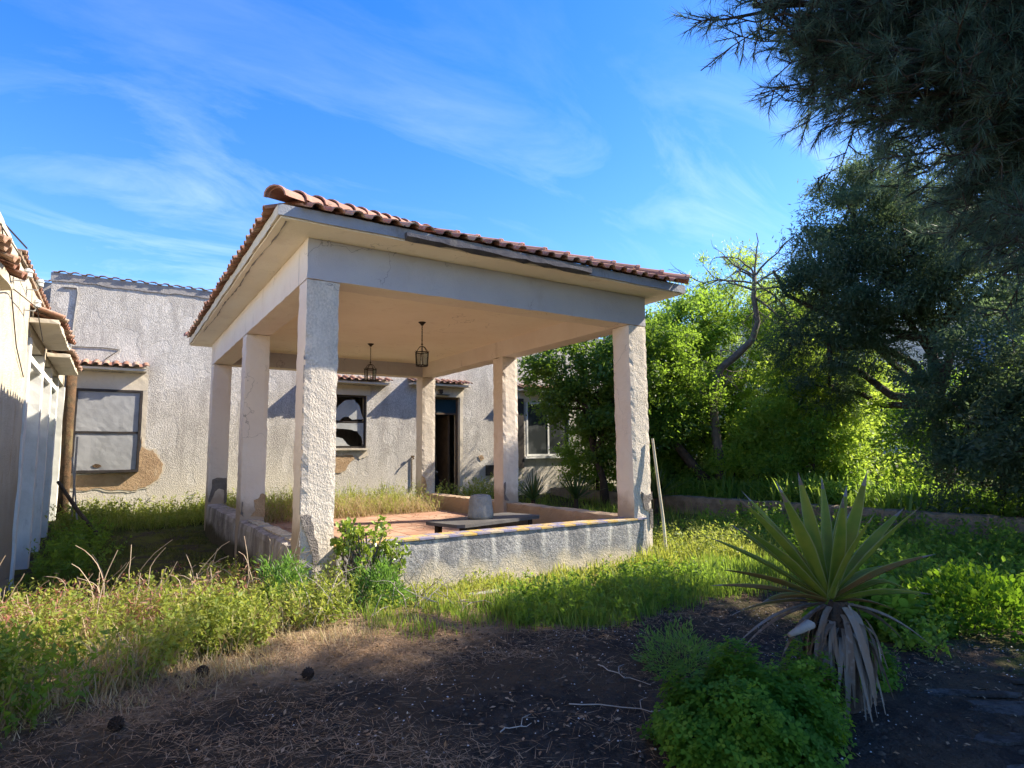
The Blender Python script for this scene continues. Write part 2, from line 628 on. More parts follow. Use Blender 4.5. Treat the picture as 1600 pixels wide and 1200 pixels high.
leafmat('oak_leaf', [(.04, .068, .042), (.065, .10, .06), (.095, .13, .08), (.14, .175, .13)], (.2, .3, .1), .42, .65, .08)
leafmat('lime_leaf', [(.10, .17, .026), (.14, .23, .032), (.19, .28, .042), (.25, .33, .055)], (.6, .78, .08), .6, .5)
leafmat('green_leaf', [(.06, .115, .022), (.09, .16, .028), (.125, .205, .032), (.19, .26, .05)], (.46, .7, .06), .52, .5, .25)
leafmat('lemon_leaf', [(.045, .085, .02), (.07, .125, .025), (.10, .165, .03), (.17, .23, .045)], (.32, .5, .04), .42, .45, .3)
leafmat('pine_needle', [(.04, .08, .06), (.06, .105, .075), (.085, .13, .085), (.17, .15, .09)], (.2, .3, .16), .35, .5)
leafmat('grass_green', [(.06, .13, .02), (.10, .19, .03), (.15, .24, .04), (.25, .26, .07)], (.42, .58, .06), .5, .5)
leafmat('grass_sunlit_tint', [(.16, .22, .03), (.21, .27, .04), (.28, .31, .06), (.38, .33, .13)], (.66, .7, .1), .5, .5)  # sunlit copy of the grass: the sun's brightness is put into the colour
leafmat('grass_dry', [(.42, .32, .18), (.50, .40, .24), (.36, .25, .14), (.28, .27, .09)], (.6, .48, .24), .35, .7)
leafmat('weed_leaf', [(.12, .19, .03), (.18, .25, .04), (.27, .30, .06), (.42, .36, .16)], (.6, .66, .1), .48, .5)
leafmat('dry_stalk', [(.34, .26, .18), (.44, .35, .25), (.5, .4, .3), (.3, .19, .13)], (.4, .3, .2), .15, .8)
leafmat('red_dock', [(.28, .09, .07), (.34, .14, .10), (.36, .24, .17), (.24, .07, .07)], (.4, .15, .1), .35, .7)
leafmat('clover_leaf', [(.04, .11, .014), (.065, .155, .018), (.10, .21, .022), (.17, .26, .03)], (.3, .5, .02), .45, .55, .12)
leafmat('fennel_leaf', [(.06, .14, .035), (.09, .19, .045), (.12, .23, .05), (.18, .27, .07)], (.3, .55, .07), .45, .5)
leafmat('jade_leaf', [(.15, .23, .03), (.2, .29, .035), (.25, .33, .045), (.3, .35, .07)], (.45, .6, .06), .25, .35, .5)
leafmat('iris_leaf', [(.06, .13, .03), (.09, .18, .035), (.13, .23, .04), (.2, .27, .06)], (.5, .68, .08), .5, .4, .4)
leafmat('yucca_leaf', [(.03, .06, .025), (.05, .085, .03), (.075, .11, .035), (.15, .14, .05)], (.15, .24, .04), .35, .4, .4)
leafmat('moss', [(.08, .10, .02), (.13, .145, .03), (.16, .17, .035), (.2, .17, .06)], (.15, .18, .03), .3, .8)
leafmat('needle_litter', [(.22, .13, .07), (.30, .18, .10), (.38, .26, .16), (.15, .09, .05)], (.3, .2, .1), .1, .8)
leafmat('pebble', [(.38, .36, .34), (.28, .26, .25), (.55, .53, .5), (.18, .165, .15)], (.3, .3, .3), 0.0, .8)
leafmat('clod', [(.03, .025, .022), (.06, .048, .04), (.10, .075, .055), (.045, .038, .033)], (.05, .04, .03), 0.0, .95, .05)
leafmat('flower', [(.75, .55, .03), (.8, .62, .05), (.6, .12, .03), (.7, .4, .05)], (.7, .5, .05), .3, .6)

t = NT('agave_leaf')
n = t.noise(7, 4)
c = t.mix(t.step(n, .35, .65), (.125, .185, .026), (.23, .24, .034))
c = t.mix(t.math('MULTIPLY', t.step(t.noise(2.5, 4), .5, .66), .7), c, (.17, .14, .03))
M['agave_leaf'] = t.leaf(c, t.mix(.5, c, (.3, .36, .03)), .35, .5, .18)
t = NT('agave_margin')
M['agave_margin'] = t.leaf((.24, .25, .09), (.34, .34, .09), .3, .5, .2)
t = NT('agave_dead')
c = t.ramp(t.rand(), [(0, (.16, .125, .095)), (.5, (.25, .205, .165)), (1, (.11, .08, .06))])
c = t.mix(t.step(t.noise(30, 4), .45, .7), c, (.2, .18, .16))
M['agave_dead'] = t.leaf(c, (.2, .16, .1), .1, .8)
t = NT('agave_old')
c = t.mix(t.step(t.noise(6, 4), .4, .65), (.20, .10, .03), (.13, .12, .03))
M['agave_old'] = t.leaf(c, (.3, .18, .04), .25, .6)

# ground
t = NT('ground')
x, y, z = t.xyz()
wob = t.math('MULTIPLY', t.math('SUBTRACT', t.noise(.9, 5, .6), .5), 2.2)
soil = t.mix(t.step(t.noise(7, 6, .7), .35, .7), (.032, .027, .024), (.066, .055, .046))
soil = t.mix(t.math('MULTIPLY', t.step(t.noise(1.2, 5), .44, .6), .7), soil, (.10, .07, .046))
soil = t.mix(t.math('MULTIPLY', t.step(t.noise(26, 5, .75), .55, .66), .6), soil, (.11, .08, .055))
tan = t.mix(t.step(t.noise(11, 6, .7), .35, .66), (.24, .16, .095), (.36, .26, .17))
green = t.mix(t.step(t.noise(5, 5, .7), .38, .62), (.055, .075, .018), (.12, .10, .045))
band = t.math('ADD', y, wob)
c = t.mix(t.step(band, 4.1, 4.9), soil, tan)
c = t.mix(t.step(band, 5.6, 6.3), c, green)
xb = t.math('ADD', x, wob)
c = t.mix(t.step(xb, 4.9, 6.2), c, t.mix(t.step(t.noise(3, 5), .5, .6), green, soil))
path = t.math('MULTIPLY', t.step(y, 7.0, 8.0), t.step(t.math('MULTIPLY', x, -1.0), -1.7, -1.2))
pth = t.mix(t.step(t.noise(2.1, 5, .65), .42, .58), (.09, .072, .05), (.15, .155, .035))
c = t.mix(path, c, pth)
h = t.math('ADD', t.noise(9, 6, .7), t.math('MULTIPLY', t.noise(45, 4), .4))
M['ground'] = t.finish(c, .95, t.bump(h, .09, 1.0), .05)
t = NT('paving')
c = t.mix(t.step(t.noise(9, 7, .75), .4, .62), (.12, .118, .115), (.04, .037, .035))
c = t.mix(t.step(t.noise(1.4, 4), .5, .7), c, (.06, .05, .045))
M['paving'] = t.finish(c, .95, t.bump(t.noise(20, 7, .75), .05, 1.0), .05)
t = NT('bed_soil')
M['bed_soil'] = t.finish(t.mix(t.step(t.noise(4, 5), .4, .6), (.05, .065, .02), (.09, .075, .04)), .95, t.bump(t.noise(8, 5), .05, .8), .1)
t = NT('hill_haze_scrub')  # scrub colour with the blue of distant haze painted in
M['hill_haze_scrub'] = t.finish(t.mix(t.step(t.noise(.05, 6, .7), .4, .62), (.06, .09, .10), (.12, .15, .17)), .95, t.bump(t.noise(.08, 6), 4, .7), .1)


# ------------------------------------------------------------------ ground, bed, hills
def gz(x, y):
    x = np.asarray(x, float)
    y = np.asarray(y, float)
    b = .022 * np.sin(1.7 * x + .6 * y) + .018 * np.sin(2.9 * y - 1.3 * x + 1) + .010 * np.sin(6.1 * x + 4.7 * y)
    s = np.clip((y - 12.5) / 4, 0, 1)
    s = s * s * (3 - 2 * s)
    e = .10 * np.exp(-((x - 1.2) / 1.6) ** 2 - ((y - 6.0) / 1.3) ** 2) + .07 * np.exp(-((x - 4.6) / 1.2) ** 2 - ((y - 4.9) / .7) ** 2)
    return b + .22 * s + e


def lines(a, b, st, ext):
    mid = list(np.arange(a, b + 1e-6, st))
    lo, hi = [], []
    d, p = st * 2, a
    while p > ext[0]:
        p -= d
        lo.append(p)
        d *= 1.6
    d, p = st * 2, b
    while p < ext[1]:
        p += d
        hi.append(p)
        d *= 1.6
    return np.array(lo[::-1] + mid + hi)


gx, gy = lines(-3, 12.2, .12, (-900, 900)), lines(-2, 17, .12, (-900, 900))
X, Y = np.meshgrid(gx, gy)
Zg = gz(np.clip(X, -6, 14), np.clip(Y, -5, 20)) + rng.normal(0, .006, X.shape)
nx, ny = len(gx), len(gy)
I = np.arange(nx * ny).reshape(ny, nx)
F = np.stack([I[:-1, :-1], I[:-1, 1:], I[1:, 1:], I[1:, :-1]], -1).reshape(-1, 4)
setp(link('ground', np_mesh('ground', np.stack([X, Y, Zg], -1).reshape(-1, 3), F, smooth=True), M['ground']), kind='structure')

# raised bed behind the low garden wall
bx, by = np.linspace(12.22, 70, 60), np.linspace(-25, 60, 80)
X, Y = np.meshgrid(bx, by)
Zb = .36 + .06 * np.sin(X * 1.3 + Y) + .05 * np.sin(Y * 2.1)
I = np.arange(X.size).reshape(X.shape)
F = np.stack([I[:-1, :-1], I[:-1, 1:], I[1:, 1:], I[1:, :-1]], -1).reshape(-1, 4)
setp(link('garden_bed', np_mesh('garden_bed', np.stack([X, Y, Zb], -1).reshape(-1, 3), F, smooth=True), M['bed_soil']), kind='structure')

# broken concrete paving at the right front
mb = MB()
random.seed(12)
for cx_, cy_, ra_, rb_ in ((4.75, 1.42, .55, .26), (4.1, 1.42, .30, .15), (5.1, 1.0, .6, .3), (4.25, 1.05, .36, .2), (4.55, 1.86, .3, .1), (5.45, 1.5, .35, .16), (3.75, 1.25, .2, .12), (4.0, 1.75, .12, .06)):
    ol_ = []
    ph_ = random.uniform(0, 6)
    for k in range(34):
        a = 2 * math.pi * k / 34
        q = 1 + .22 * math.sin(3 * a + ph_) + .14 * math.sin(5 * a + ph_ * 2) + random.uniform(-.1, .1)
        u, v = ra_ * q * math.cos(a), rb_ * q * math.sin(a)
        ol_.append((cx_ + u * .84 - v * .54, cy_ + u * -.54 + v * .84, .004 + random.uniform(0, .008)))
    mb.prism(ol_, (0, 0, .020))
setp(mb.build('paving', M['paving']), kind='structure')

# wooded hill far off
az = np.radians(np.linspace(20, 110, 120))
rows = []
for k, (d, f) in enumerate(((200, .0), (235, .45), (262, .8), (300, 1.0), (360, .7), (430, .0))):
    hh = 56 + 8 * np.sin(az * 9) + 5 * np.sin(az * 23 + k) + 30 * np.sin((az - R(50)) * 1.2)
    rows.append(np.stack([d * np.sin(az), d * np.cos(az), np.maximum(hh * f, -1)], -1))
V = np.array(rows).reshape(-1, 3)
I = np.arange(len(V)).reshape(6, -1)
F = np.stack([I[:-1, :-1], I[1:, :-1], I[1:, 1:], I[:-1, 1:]], -1).reshape(-1, 4)
setp(link('hills', np_mesh('hills', V, F[:, ::-1], smooth=True), M['hill_haze_scrub']), kind='structure')

# ------------------------------------------------------------------ shared tile meshes
TW, TL = .205, .42


def tile_mesh(name, w=TW, l=TL, th=.012, hump=.038, sag=.0):
    pr = [(0, .012), (.018, 0), (w * .40, 0), (w * .46, .012)]
    c0, rr = w * .73, w * .27
    pr += [(c0 - rr * math.cos(a), .012 + hump * math.sin(a)) for a in (.45, .9, 1.57, 2.24, 2.7)] + [(w * 1.0, .012)]
    mb = MB()
    n = len(pr)
    vs = []
    for yy, dz in ((0, 0.0), (l, 0.0)):
        for u, h in pr: vs.append((u - w / 2, yy, h + th + dz))
        for u, h in pr: vs.append((u - w / 2, yy, h + dz))
    fs = []
    for i in range(n - 1):
        fs.append((i, i + 1, 2 * n + i + 1, 2 * n + i))
        fs.append((n + i + 1, n + i, 3 * n + i, 3 * n + i + 1))
        fs.append((i + 1, i, n + i, n + i + 1))
        fs.append((2 * n + i, 2 * n + i + 1, 3 * n + i + 1, 3 * n + i))
    fs += [(0, 2 * n, 3 * n, n), (n - 1, 2 * n - 1, 4 * n - 1, 3 * n - 1)]
    mb.add(vs, fs)
    me = mb.mesh(name)
    return me


def barrel_mesh(name, l=.42, r0=.115, r1=.095, th=.016, n=8):
    mb = MB()
    vs = []
    for yy, r in ((0, r0), (.05, r0), (.055, r0 - .012), (l, r1)):
        for q in (r, r - th):
            for k in range(n + 1):
                a = math.pi * k / n
                vs.append((-q * math.cos(a), yy, q * math.sin(a) * .9))
    m = n + 1
    fs = []
    for i in range(3):
        b, c = i * 2 * m, (i + 1) * 2 * m
        for k in range(n):
            fs.append((b + k, b + k + 1, c + k + 1, c + k))
            fs.append((b + m + k + 1, b + m + k, c + m + k, c + m + k + 1))
    for k in range(n):
        fs.append((k + 1, k, m + k, m + k + 1))
        fs.append((6 * m + k, 6 * m + k + 1, 7 * m + k + 1, 7 * m + k))
    mb.add(vs, fs)
    return mb.mesh(name, False)


ME_TILE = tile_mesh('roof_tile')
ME_TILE.materials.append(M['terracotta'])
ME_HIP = barrel_mesh('hip_tile', .43, .122, .10, .016)
ME_HIP.materials.append(M['hip_terracotta'])
ME_COPING = tile_mesh('coping_tile', .25, .40, .016, .02)
ME_COPING.materials.append(M['terracotta'])


def frame_m(o, xa, ya, za):
    m = Matrix((Vector(xa).normalized(), Vector(ya).normalized(), Vector(za).normalized())).transposed().to_4x4()
    m.translation = Vector(o)
    return m


def jitter(a=.012, b=.02):
    return Matrix.Translation((random.uniform(-a, a) * .5, random.uniform(-a, a), random.uniform(0, a * .4))) @ Matrix.Rotation(random.uniform(-b, b), 4, 'Z') @ Matrix.Rotation(random.uniform(-b, b), 4, 'Y')


def put(name, me, mtx, parent):
    o = link(name, me, None, parent)
    o.matrix_basis = mtx
    return o


# ------------------------------------------------------------------ the pergola (roofed open pavilion)
X0, X1, Y0, Y1, CW = 1.632, 6.632, 6.485, 14.035, .36
YM = 9.985
ZB, ZT, ZC = 3.415, 3.867, .61
EX0, EX1, EY0, EY1 = 1.26, 7.0, 6.07, 14.42
per = thing('pavilion', (4.13, 10.2, 0), 'open roofed pavilion with square stucco columns, low tiled parapet and terracotta hip roof', 'pavilion')


def front_rough(a, sgn): return 1 if (a == 1 and sgn == -1) else 0


for (cx, cy, rough) in ((X0, Y0, 1), (X1 - CW, Y0, 1), (X0, YM, 0), (X1 - CW, YM, 0), (X0, Y1 - CW, 0), (X1 - CW, Y1 - CW, 1)):
    mb = MB()
    zb = -.12 if cy == Y0 and cx == X0 else .0
    mb.gbox(cx, cx + CW, cy, cy + CW, zb, ZB, .07, .004, 0, .014, front_rough if rough else None)
    mb.build('column', [M['cream_plaster'], M['column_roughcast']], per)


def bm_front(a, sgn): return 1 if (a == 1 and sgn == -1) else 0


for nm, b in (('beam', (X0, X1, Y0, Y0 + CW)), ('beam', (X0, X1, Y1 - CW, Y1)), ('beam', (X0, X0 + CW, Y0 + CW, Y1 - CW)), ('beam', (X1 - CW, X1, Y0 + CW, Y1 - CW))):
    mb = MB()
    mb.gbox(b[0], b[1], b[2], b[3], ZB, ZT, .12, .002, 0, .008, bm_front)
    mb.build(nm, [M['cream_plaster'], M['beam_shade_paint']], per)
mb = MB()
mb.box(X0 + CW - .01, X1 - CW + .01, Y0 + CW - .01, Y1 - CW + .01, 3.735, 3.80)
mb.build('ceiling', M['ceiling_plaster'], per)
mb = MB()
mb.gbox(EX0, EX1, EY0, EY1, ZT, ZT + .10, .25, .003, 0, .006)
mb.build('soffit', M['ceiling_plaster'], per)
# fascia with a broken gutter line
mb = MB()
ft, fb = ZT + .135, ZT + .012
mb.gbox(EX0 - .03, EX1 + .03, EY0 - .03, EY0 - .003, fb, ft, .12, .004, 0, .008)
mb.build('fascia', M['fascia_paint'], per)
mb = MB()
mb.gbox(EX0 - .03, EX0 - .003, EY0 - .001, EY1, fb, ft, .12, .006, 0, .01)
mb.build('fascia', M['lintel_plaster'], per)
mb = MB()
mb.gbox(EX1 + .003, EX1 + .03, EY0 - .001, EY1, fb, ft, .2, .004, 0, .008)
mb.build('fascia', M['lintel_plaster'], per)
mb = MB()
mb.gbox(EX0, EX1, EY1 + .003, EY1 + .03, fb, ft, .2, .004, 0, .008)
mb.build('fascia', M['lintel_plaster'], per)
# dark broken gutter strip along the front eave
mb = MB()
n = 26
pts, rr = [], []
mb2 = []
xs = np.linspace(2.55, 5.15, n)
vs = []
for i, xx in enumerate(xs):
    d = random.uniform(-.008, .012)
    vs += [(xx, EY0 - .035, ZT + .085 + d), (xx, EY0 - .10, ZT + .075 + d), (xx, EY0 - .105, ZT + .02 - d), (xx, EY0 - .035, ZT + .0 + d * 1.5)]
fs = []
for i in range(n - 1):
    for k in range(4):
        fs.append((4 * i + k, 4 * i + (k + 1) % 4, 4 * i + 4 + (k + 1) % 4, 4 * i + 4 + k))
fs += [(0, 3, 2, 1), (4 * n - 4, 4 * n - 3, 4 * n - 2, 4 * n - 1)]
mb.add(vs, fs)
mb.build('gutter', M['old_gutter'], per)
# roof deck
PITCH = R(21.5)
cp, sp = math.cos(PITCH), math.sin(PITCH)
ZE = ZT + .137
RX0, RX1, RY0, RY1 = EX0 - .02, EX1 + .02, EY0 - .02, EY1 + .02
hw = (RX1 - RX0) / 2
zr = ZE + hw * math.tan(PITCH)
xm = (RX0 + RX1) / 2
mb = MB()
mb.add([(RX0, RY0, ZE), (RX1, RY0, ZE), (RX1, RY1, ZE), (RX0, RY1, ZE), (xm, RY0 + hw, zr), (xm, RY1 - hw, zr)],
       [(0, 1, 4), (1, 2, 5, 4), (2, 3, 5), (3, 0, 4, 5), (0, 3, 2, 1)])
mb.build('roof_deck', M['soil_wall'], per)
slopes = {'front': (Vector((RX0, RY0, ZE)), Vector((1, 0, 0)), Vector((0, cp, sp)), Vector((0, -sp, cp)), RX1 - RX0),
          'left': (Vector((RX0, RY1, ZE)), Vector((0, -1, 0)), Vector((cp, 0, sp)), Vector((-sp, 0, cp)), RY1 - RY0),
          'right': (Vector((RX1, RY0, ZE)), Vector((0, 1, 0)), Vector((-cp, 0, sp)), Vector((sp, 0, cp)), RY1 - RY0),
          'back': (Vector((RX1, RY1, ZE)), Vector((-1, 0, 0)), Vector((0, -cp, sp)), Vector((0, sp, cp)), RX1 - RX0)}
EXPO = .35
singles, rest = [], []
for nm, (o, ax, uy, nn, Ls) in slopes.items():
    ncol = int(round(Ls / TW))
    w = Ls / ncol
    for k in range(9):
        s0 = k * EXPO - .07
        run = (s0 + .2) * cp
        for i in range(ncol):
            u = (i + .5) * w
            if u - w * .2 < run or u + w * .2 > Ls - run: continue
            if run > hw - .12: continue
            lift = .012 + random.uniform(0, .006)
            if nm in ('front', 'left') and k == 0 and random.random() < .06:
                lift += .02
            m = frame_m(o + ax * u + uy * s0 + nn * lift, ax, uy, nn) @ Matrix.Rotation(R(-2.0), 4, 'X') @ jitter(.02, .03)
            pri = {'front': 0, 'left': .5, 'right': 3, 'back': 9}[nm] + k * (1 if nm == 'front' else 1.2)
            (singles if True else rest).append((pri, m))
singles.sort(key=lambda q: q[0])
for pri, m in singles[:250]:
    put('roof_tile', ME_TILE, m, per)
tv = np.array([v.co[:] for v in ME_TILE.vertices])
tf = [tuple(p.vertices) for p in ME_TILE.polygons]
mb = MB()
for pri, m in singles[250:]:
    mm = np.array(m)
    mb.add((tv @ mm[:3, :3].T + mm[:3, 3]).tolist(), tf)
mb.build('roof_tile_field', M['terracotta'], per, kind='stuff')
# hip and ridge tiles
for a, b in (((RX0, RY0, ZE), (xm, RY0 + hw, zr)), ((RX1, RY0, ZE), (xm, RY0 + hw, zr)), ((RX0, RY1, ZE), (xm, RY1 - hw, zr)), ((RX1, RY1, ZE), (xm, RY1 - hw, zr)), ((xm, RY0 + hw, zr), (xm, RY1 - hw, zr))):
    a, b = Vector(a), Vector(b)
    d = (b - a)
    L = d.length
    d.normalize()
    sd = d.cross(Vector((0, 0, 1))).normalized()
    nn = sd.cross(d)
    k = int(L / .37)
    for i in range(k):
        p = a + d * (i * .37 - .04) + nn * .055
        put('hip_tile', ME_HIP, frame_m(p, sd, d, nn) @ Matrix.Rotation(R(-2.5), 4, 'X') @ jitter(.02, .03), per)

# low walls, floor
mb = MB()
mb.gbox(X0 + CW + .002, X1 - .17, Y0 - .045, Y0 + .24, -.3, ZC - .022, .09, .003, 0, .010)
mb.build('front_parapet', M['wall_weathered'], per)
mb = MB()
mb.gbox(X0 - .025, X0 + .30, Y0 + CW + .002, YM - .002, -.3, ZC - .012, .08, .008, 0, .02)
mb.gbox(X0 - .025, X0 + .30, YM + CW + .002, Y1 - CW - .002, -.3, ZC - .012, .08, .008, 0, .02)
mb.build('side_parapet', M['wall_streaked'], per)
mb = MB()
mb.gbox(X1 - .30, X1 + .02, Y0 + CW + .002, YM - .002, -.3, ZC, .08, .008, 0, .02)
mb.gbox(X1 - .30, X1 + .02, YM + CW + .002, Y1 - CW - .002, -.3, ZC, .08, .008, 0, .02)
mb.build('side_parapet', M['inner_wall_plaster'], per)
mb = MB()
mb.box(X0 + .29, X1 - .29, Y0 + .2, Y1 - .02, -.3, .285)
mb.build('floor_slab', M['soil_wall'], per)
# terracotta floor tiles
fw_, fl_ = .33, .33
mb = MB()
mb.box(-.158, .158, -.158, .158, 0, .02)
ME_FT = mb.mesh('floor_tile')
ME_FT.materials.append(M['floor_tile'])
cnt = 0
fx = np.arange(X0 + .47, X1 - .4, fw_)
fy = np.arange(Y0 + .40, Y1 - .2, fl_)
for yy in fy:
    for xx in fx:
        if cnt >= 280: break
        put('floor_tile', ME_FT, Matrix.Translation((xx, yy, .281 + random.uniform(0, .004))) @ Matrix.Rotation(random.uniform(-.01, .01), 4, 'X'), per)
        cnt += 1
# glazed tiles on the front parapet: two staggered rows of yellow and blue
tw = .186
mes = {}
for cname in ('tile_yellow', 'tile_blue', 'tile_cream'):
    mb = MB()
    mb.box(-tw / 2 + .003, tw / 2 - .003, -.078, .078, 0, .02)
    me = mb.mesh('cap_tile')
    me.materials.append(M[cname])
    mes[cname] = me
for r in range(2):
    for i in range(24):
        xx = X0 + CW + .1 + i * tw
        if xx > X1 - .24: continue
        c = 'tile_yellow' if (i + r) % 2 == 0 else 'tile_blue'
        if random.random() < .05: c = 'tile_cream'
        put('cap_tile', mes[c], Matrix.Translation((xx, Y0 + .018 + r * .16, ZC - .021 + random.uniform(0, .003))) @ Matrix.Rotation(random.uniform(-.015, .015), 4, 'Z'), per)
for i in range(18):      # mortar-faced tiles on the left parapet
    yy = Y0 + CW + .12 + i * .172
    if yy > YM - .1: break
    if random.random() < .25: continue
    put('cap_tile', mes['tile_cream'], Matrix.Translation((X0 + .14, yy, ZC - .010)) @ Matrix.Rotation(R(90) + random.uniform(-.03, .03), 4, 'Z'), per)


# broken plaster at the column feet
def patch(name, o, ua, va, outline, th, mat, parent, jit=.008):
    o, ua, va = Vector(o), Vector(ua), Vector(va)
    nn = ua.cross(va)
    pts = []
    k = len(outline)
    for i in range(k):
        a, b = outline[i], outline[(i + 1) % k]
        ns = 3 if jit < .015 else 4
        jt = min(jit, .28 * math.hypot(b[0] - a[0], b[1] - a[1]) / ns)
        for f in [q / ns for q in range(ns)]:
            p = (a[0] + (b[0] - a[0]) * f + random.uniform(-jt, jt), a[1] + (b[1] - a[1]) * f + random.uniform(-jt, jt))
            pts.append(o + ua * p[0] + va * p[1] + nn * .001)
    mb = MB()
    mb.prism(pts, nn * th)
    return mb.build(name, mat, parent)


F_ = ((1, 0, 0), (0, 0, 1))
patch('broken_plaster', (X0, Y0 - .006, 0), *F_, [(.0, .92), (.05, .95), (.1, .93), (.13, .84), (.14, .72), (.19, .62), (.2, .5), (.15, .36), (.14, .52), (.11, .62), (.06, .74), (.03, .83)], .012, M['spall'], per)
patch('broken_plaster', (X0, Y1 - CW - .006, 0), *F_, [(.08, 1.08), (.16, 1.12), (.34, 1.1), (.355, .62), (.31, .6), (.3, .86), (.2, .9), (.14, .84), (.05, .62), (.02, .66), (.06, .9)], .012, M['spall'], per)
patch('broken_plaster', (X1 - CW, Y0 - .006, 0), *F_, [(.13, .98), (.2, .93), (.3, .92), (.35, .97), (.35, .86), (.27, .8), (.3, .68), (.2, .72), (.16, .84)], .012, M['spall'], per)
patch('broken_plaster', (X1 - CW, Y0 - .006, 0), *F_, [(.29, .70), (.32, .74), (.35, .72), (.35, .46), (.32, .44), (.30, .55)], .010, M['spall'], per)
patch('broken_plaster', (X1 - CW, YM - .006, 0), *F_, [(.02, .98), (.05, 1.0), (.04, .78), (.12, .64), (.03, .66), (.01, .8)], .012, M['spall'], per)
patch('broken_plaster', (X0, YM - .006, 0), *F_, [(.02, .68), (.03, .86), (.045, .86), (.04, .72), (.06, .64)], .010, M['spall'], per)
patch('damp_patch', (X0, YM - .004, 0), *F_, [(.36, .95), (.3, .98), (.25, .9), (.2, .88), (.22, .72), (.15, .64), (.355, .62)], .008, M['bare_plaster'], per)
patch('broken_plaster', (X1 - CW, Y1 - CW - .006, 0), *F_, [(.0, 1.02), (.08, .98), (.14, .8), (.1, .6), (.0, .6)], .012, M['bare_plaster'], per)
mb = MB()   # reinforcing bars and rough mortar lumps down the worn corner of the near column
for k in range(34):
    zq = random.uniform(.5, 2.6)
    q = random.uniform(.004, .012)
    mb.prism([(X0 - .004, Y0 - .006, zq), (X0 + q, Y0 - .007, zq + .012), (X0 + q * .7, Y0 - .007, zq + random.uniform(.02, .07)), (X0 - .004, Y0 - .006, zq + random.uniform(.03, .08))], (0, .014, 0))
mb.build('chipped_corner', M['mortar'], per)
# crack along the left soffit
mb = MB()
pts = []
for i in range(60):
    yy = 6.15 + i * .11
    pts.append((EX0 + .07 + .012 * math.sin(i * .31) + random.uniform(-.006, .006), yy, ZT - .001))
mb.tube(pts, [random.choice((.002, .004, .007, .011)) for _ in pts], 4)
mb.build('soffit_crack', M['spall'], per)


# ------------------------------------------------------------------ hanging lanterns
def make_lantern(loc, label):
    x, y, z = loc
    L = thing('lantern', loc, label, 'lantern', 'wrought iron lanterns hanging from the pavilion ceiling')
    mb = MB()
    mb.lathe((x, y, z - .055), [(.02, 0), (.03, .02), (.06, .045), (.065, .055)], 12)
    mb.build('ceiling_rose', M['dark_metal'], L)
    mb = MB()
    for k in range(9):
        zz_ = z - .075 - k * .032
        a = 0 if k % 2 else math.pi / 2
        pts = []
        for q in range(9):
            an = 2 * math.pi * q / 8
            h, v = .009 * math.cos(an), .022 * math.sin(an)
            pts.append((x + h * math.cos(a), y + h * math.sin(a), zz_ + v))
        mb.tube(pts, .0042, 4, cap=False)
    mb.build('chain', M['dark_metal'], L)
    zt = z - .375
    mb = MB()
    mb.tube([(x, y, zt + .03), (x, y, zt - .06)], .008, 6)
    mb.lathe((x, y, zt - .01), [(.008, 0), (.022, .012), (.008, .024)], 10)
    hw_, ht, hb = .115, zt - .14, zt - .36
    for k in range(6):
        a = k * math.pi / 3 + .2
        c, s_ = math.cos(a), math.sin(a)
        mb.tube([(x, y, zt - .03), (x + .05 * c, y + .05 * s_, zt - .05), (x + .085 * c, y + .085 * s_, zt - .10), (x + hw_ * c, y + hw_ * s_, ht), (x + (hw_ + .012) * c, y + (hw_ + .012) * s_, ht + .025)], .0055, 5)
        mb.tube([(x + hw_ * c, y + hw_ * s_, ht), (x + hw_ * c * .9, y + hw_ * s_ * .9, hb)], .0075, 5)
        a2 = a + math.pi / 3
        c2, s2 = math.cos(a2), math.sin(a2)
        for zq, f in ((ht, 1), (hb, .9)):
            mb.bar((x + hw_ * c * f, y + hw_ * s_ * f, zq), (x + hw_ * c2 * f, y + hw_ * s2 * f, zq), .012, .016)
        mb.bar((x, y, hb + .01), (x + hw_ * c * .9, y + hw_ * s_ * .9, hb + .002), .01, .006)
    mb.build('lantern_cage', M['dark_metal'], L)
    for k in range(6):
        mb = MB()
        a, a2 = k * math.pi / 3 + .2, (k + 1) * math.pi / 3 + .2
        f = .965
        p = [(x + hw_ * f * math.cos(a), y + hw_ * f * math.sin(a), ht - .012), (x + hw_ * f * math.cos(a2), y + hw_ * f * math.sin(a2), ht - .012),
             (x + hw_ * .87 * math.cos(a2), y + hw_ * .87 * math.sin(a2), hb + .012), (x + hw_ * .87 * math.cos(a), y + hw_ * .87 * math.sin(a), hb + .012)]
        nv = (Vector(p[1]) - Vector(p[0])).cross(Vector(p[2]) - Vector(p[0])).normalized() * .002
        if k in (1, 4):
            mb.prism(p, nv)
            mb.build('glass_pane', M['glass'], L)
    mb = MB()
    mb.lathe((x, y, hb + .015), [(.016, 0), (.016, .06), (.011, .065), (.011, .13), (.004, .14)], 10)
    mb.build('candle_holder', M['porcelain'], L)
    return L


lan = make_lantern((4.23, 9.24, 3.735), 'nearer black iron lantern, hanging right of the other under the pavilion ceiling')
dup(lan, (4.20, 11.60, 3.735), 'farther black iron lantern, left of the other, before the broken window hood', R(24))

# ------------------------------------------------------------------ low table with concrete block, leaning pole
tab = thing('low_table', (4.25, 7.25, .30), 'low dark slab table standing on the pavilion floor behind the tiled parapet', 'table')
ta = R(14)


def rotp(u, v, z, c=(4.28, 7.28)):
    return (c[0] + u * math.cos(ta) - v * math.sin(ta), c[1] + u * math.sin(ta) + v * math.cos(ta), z)


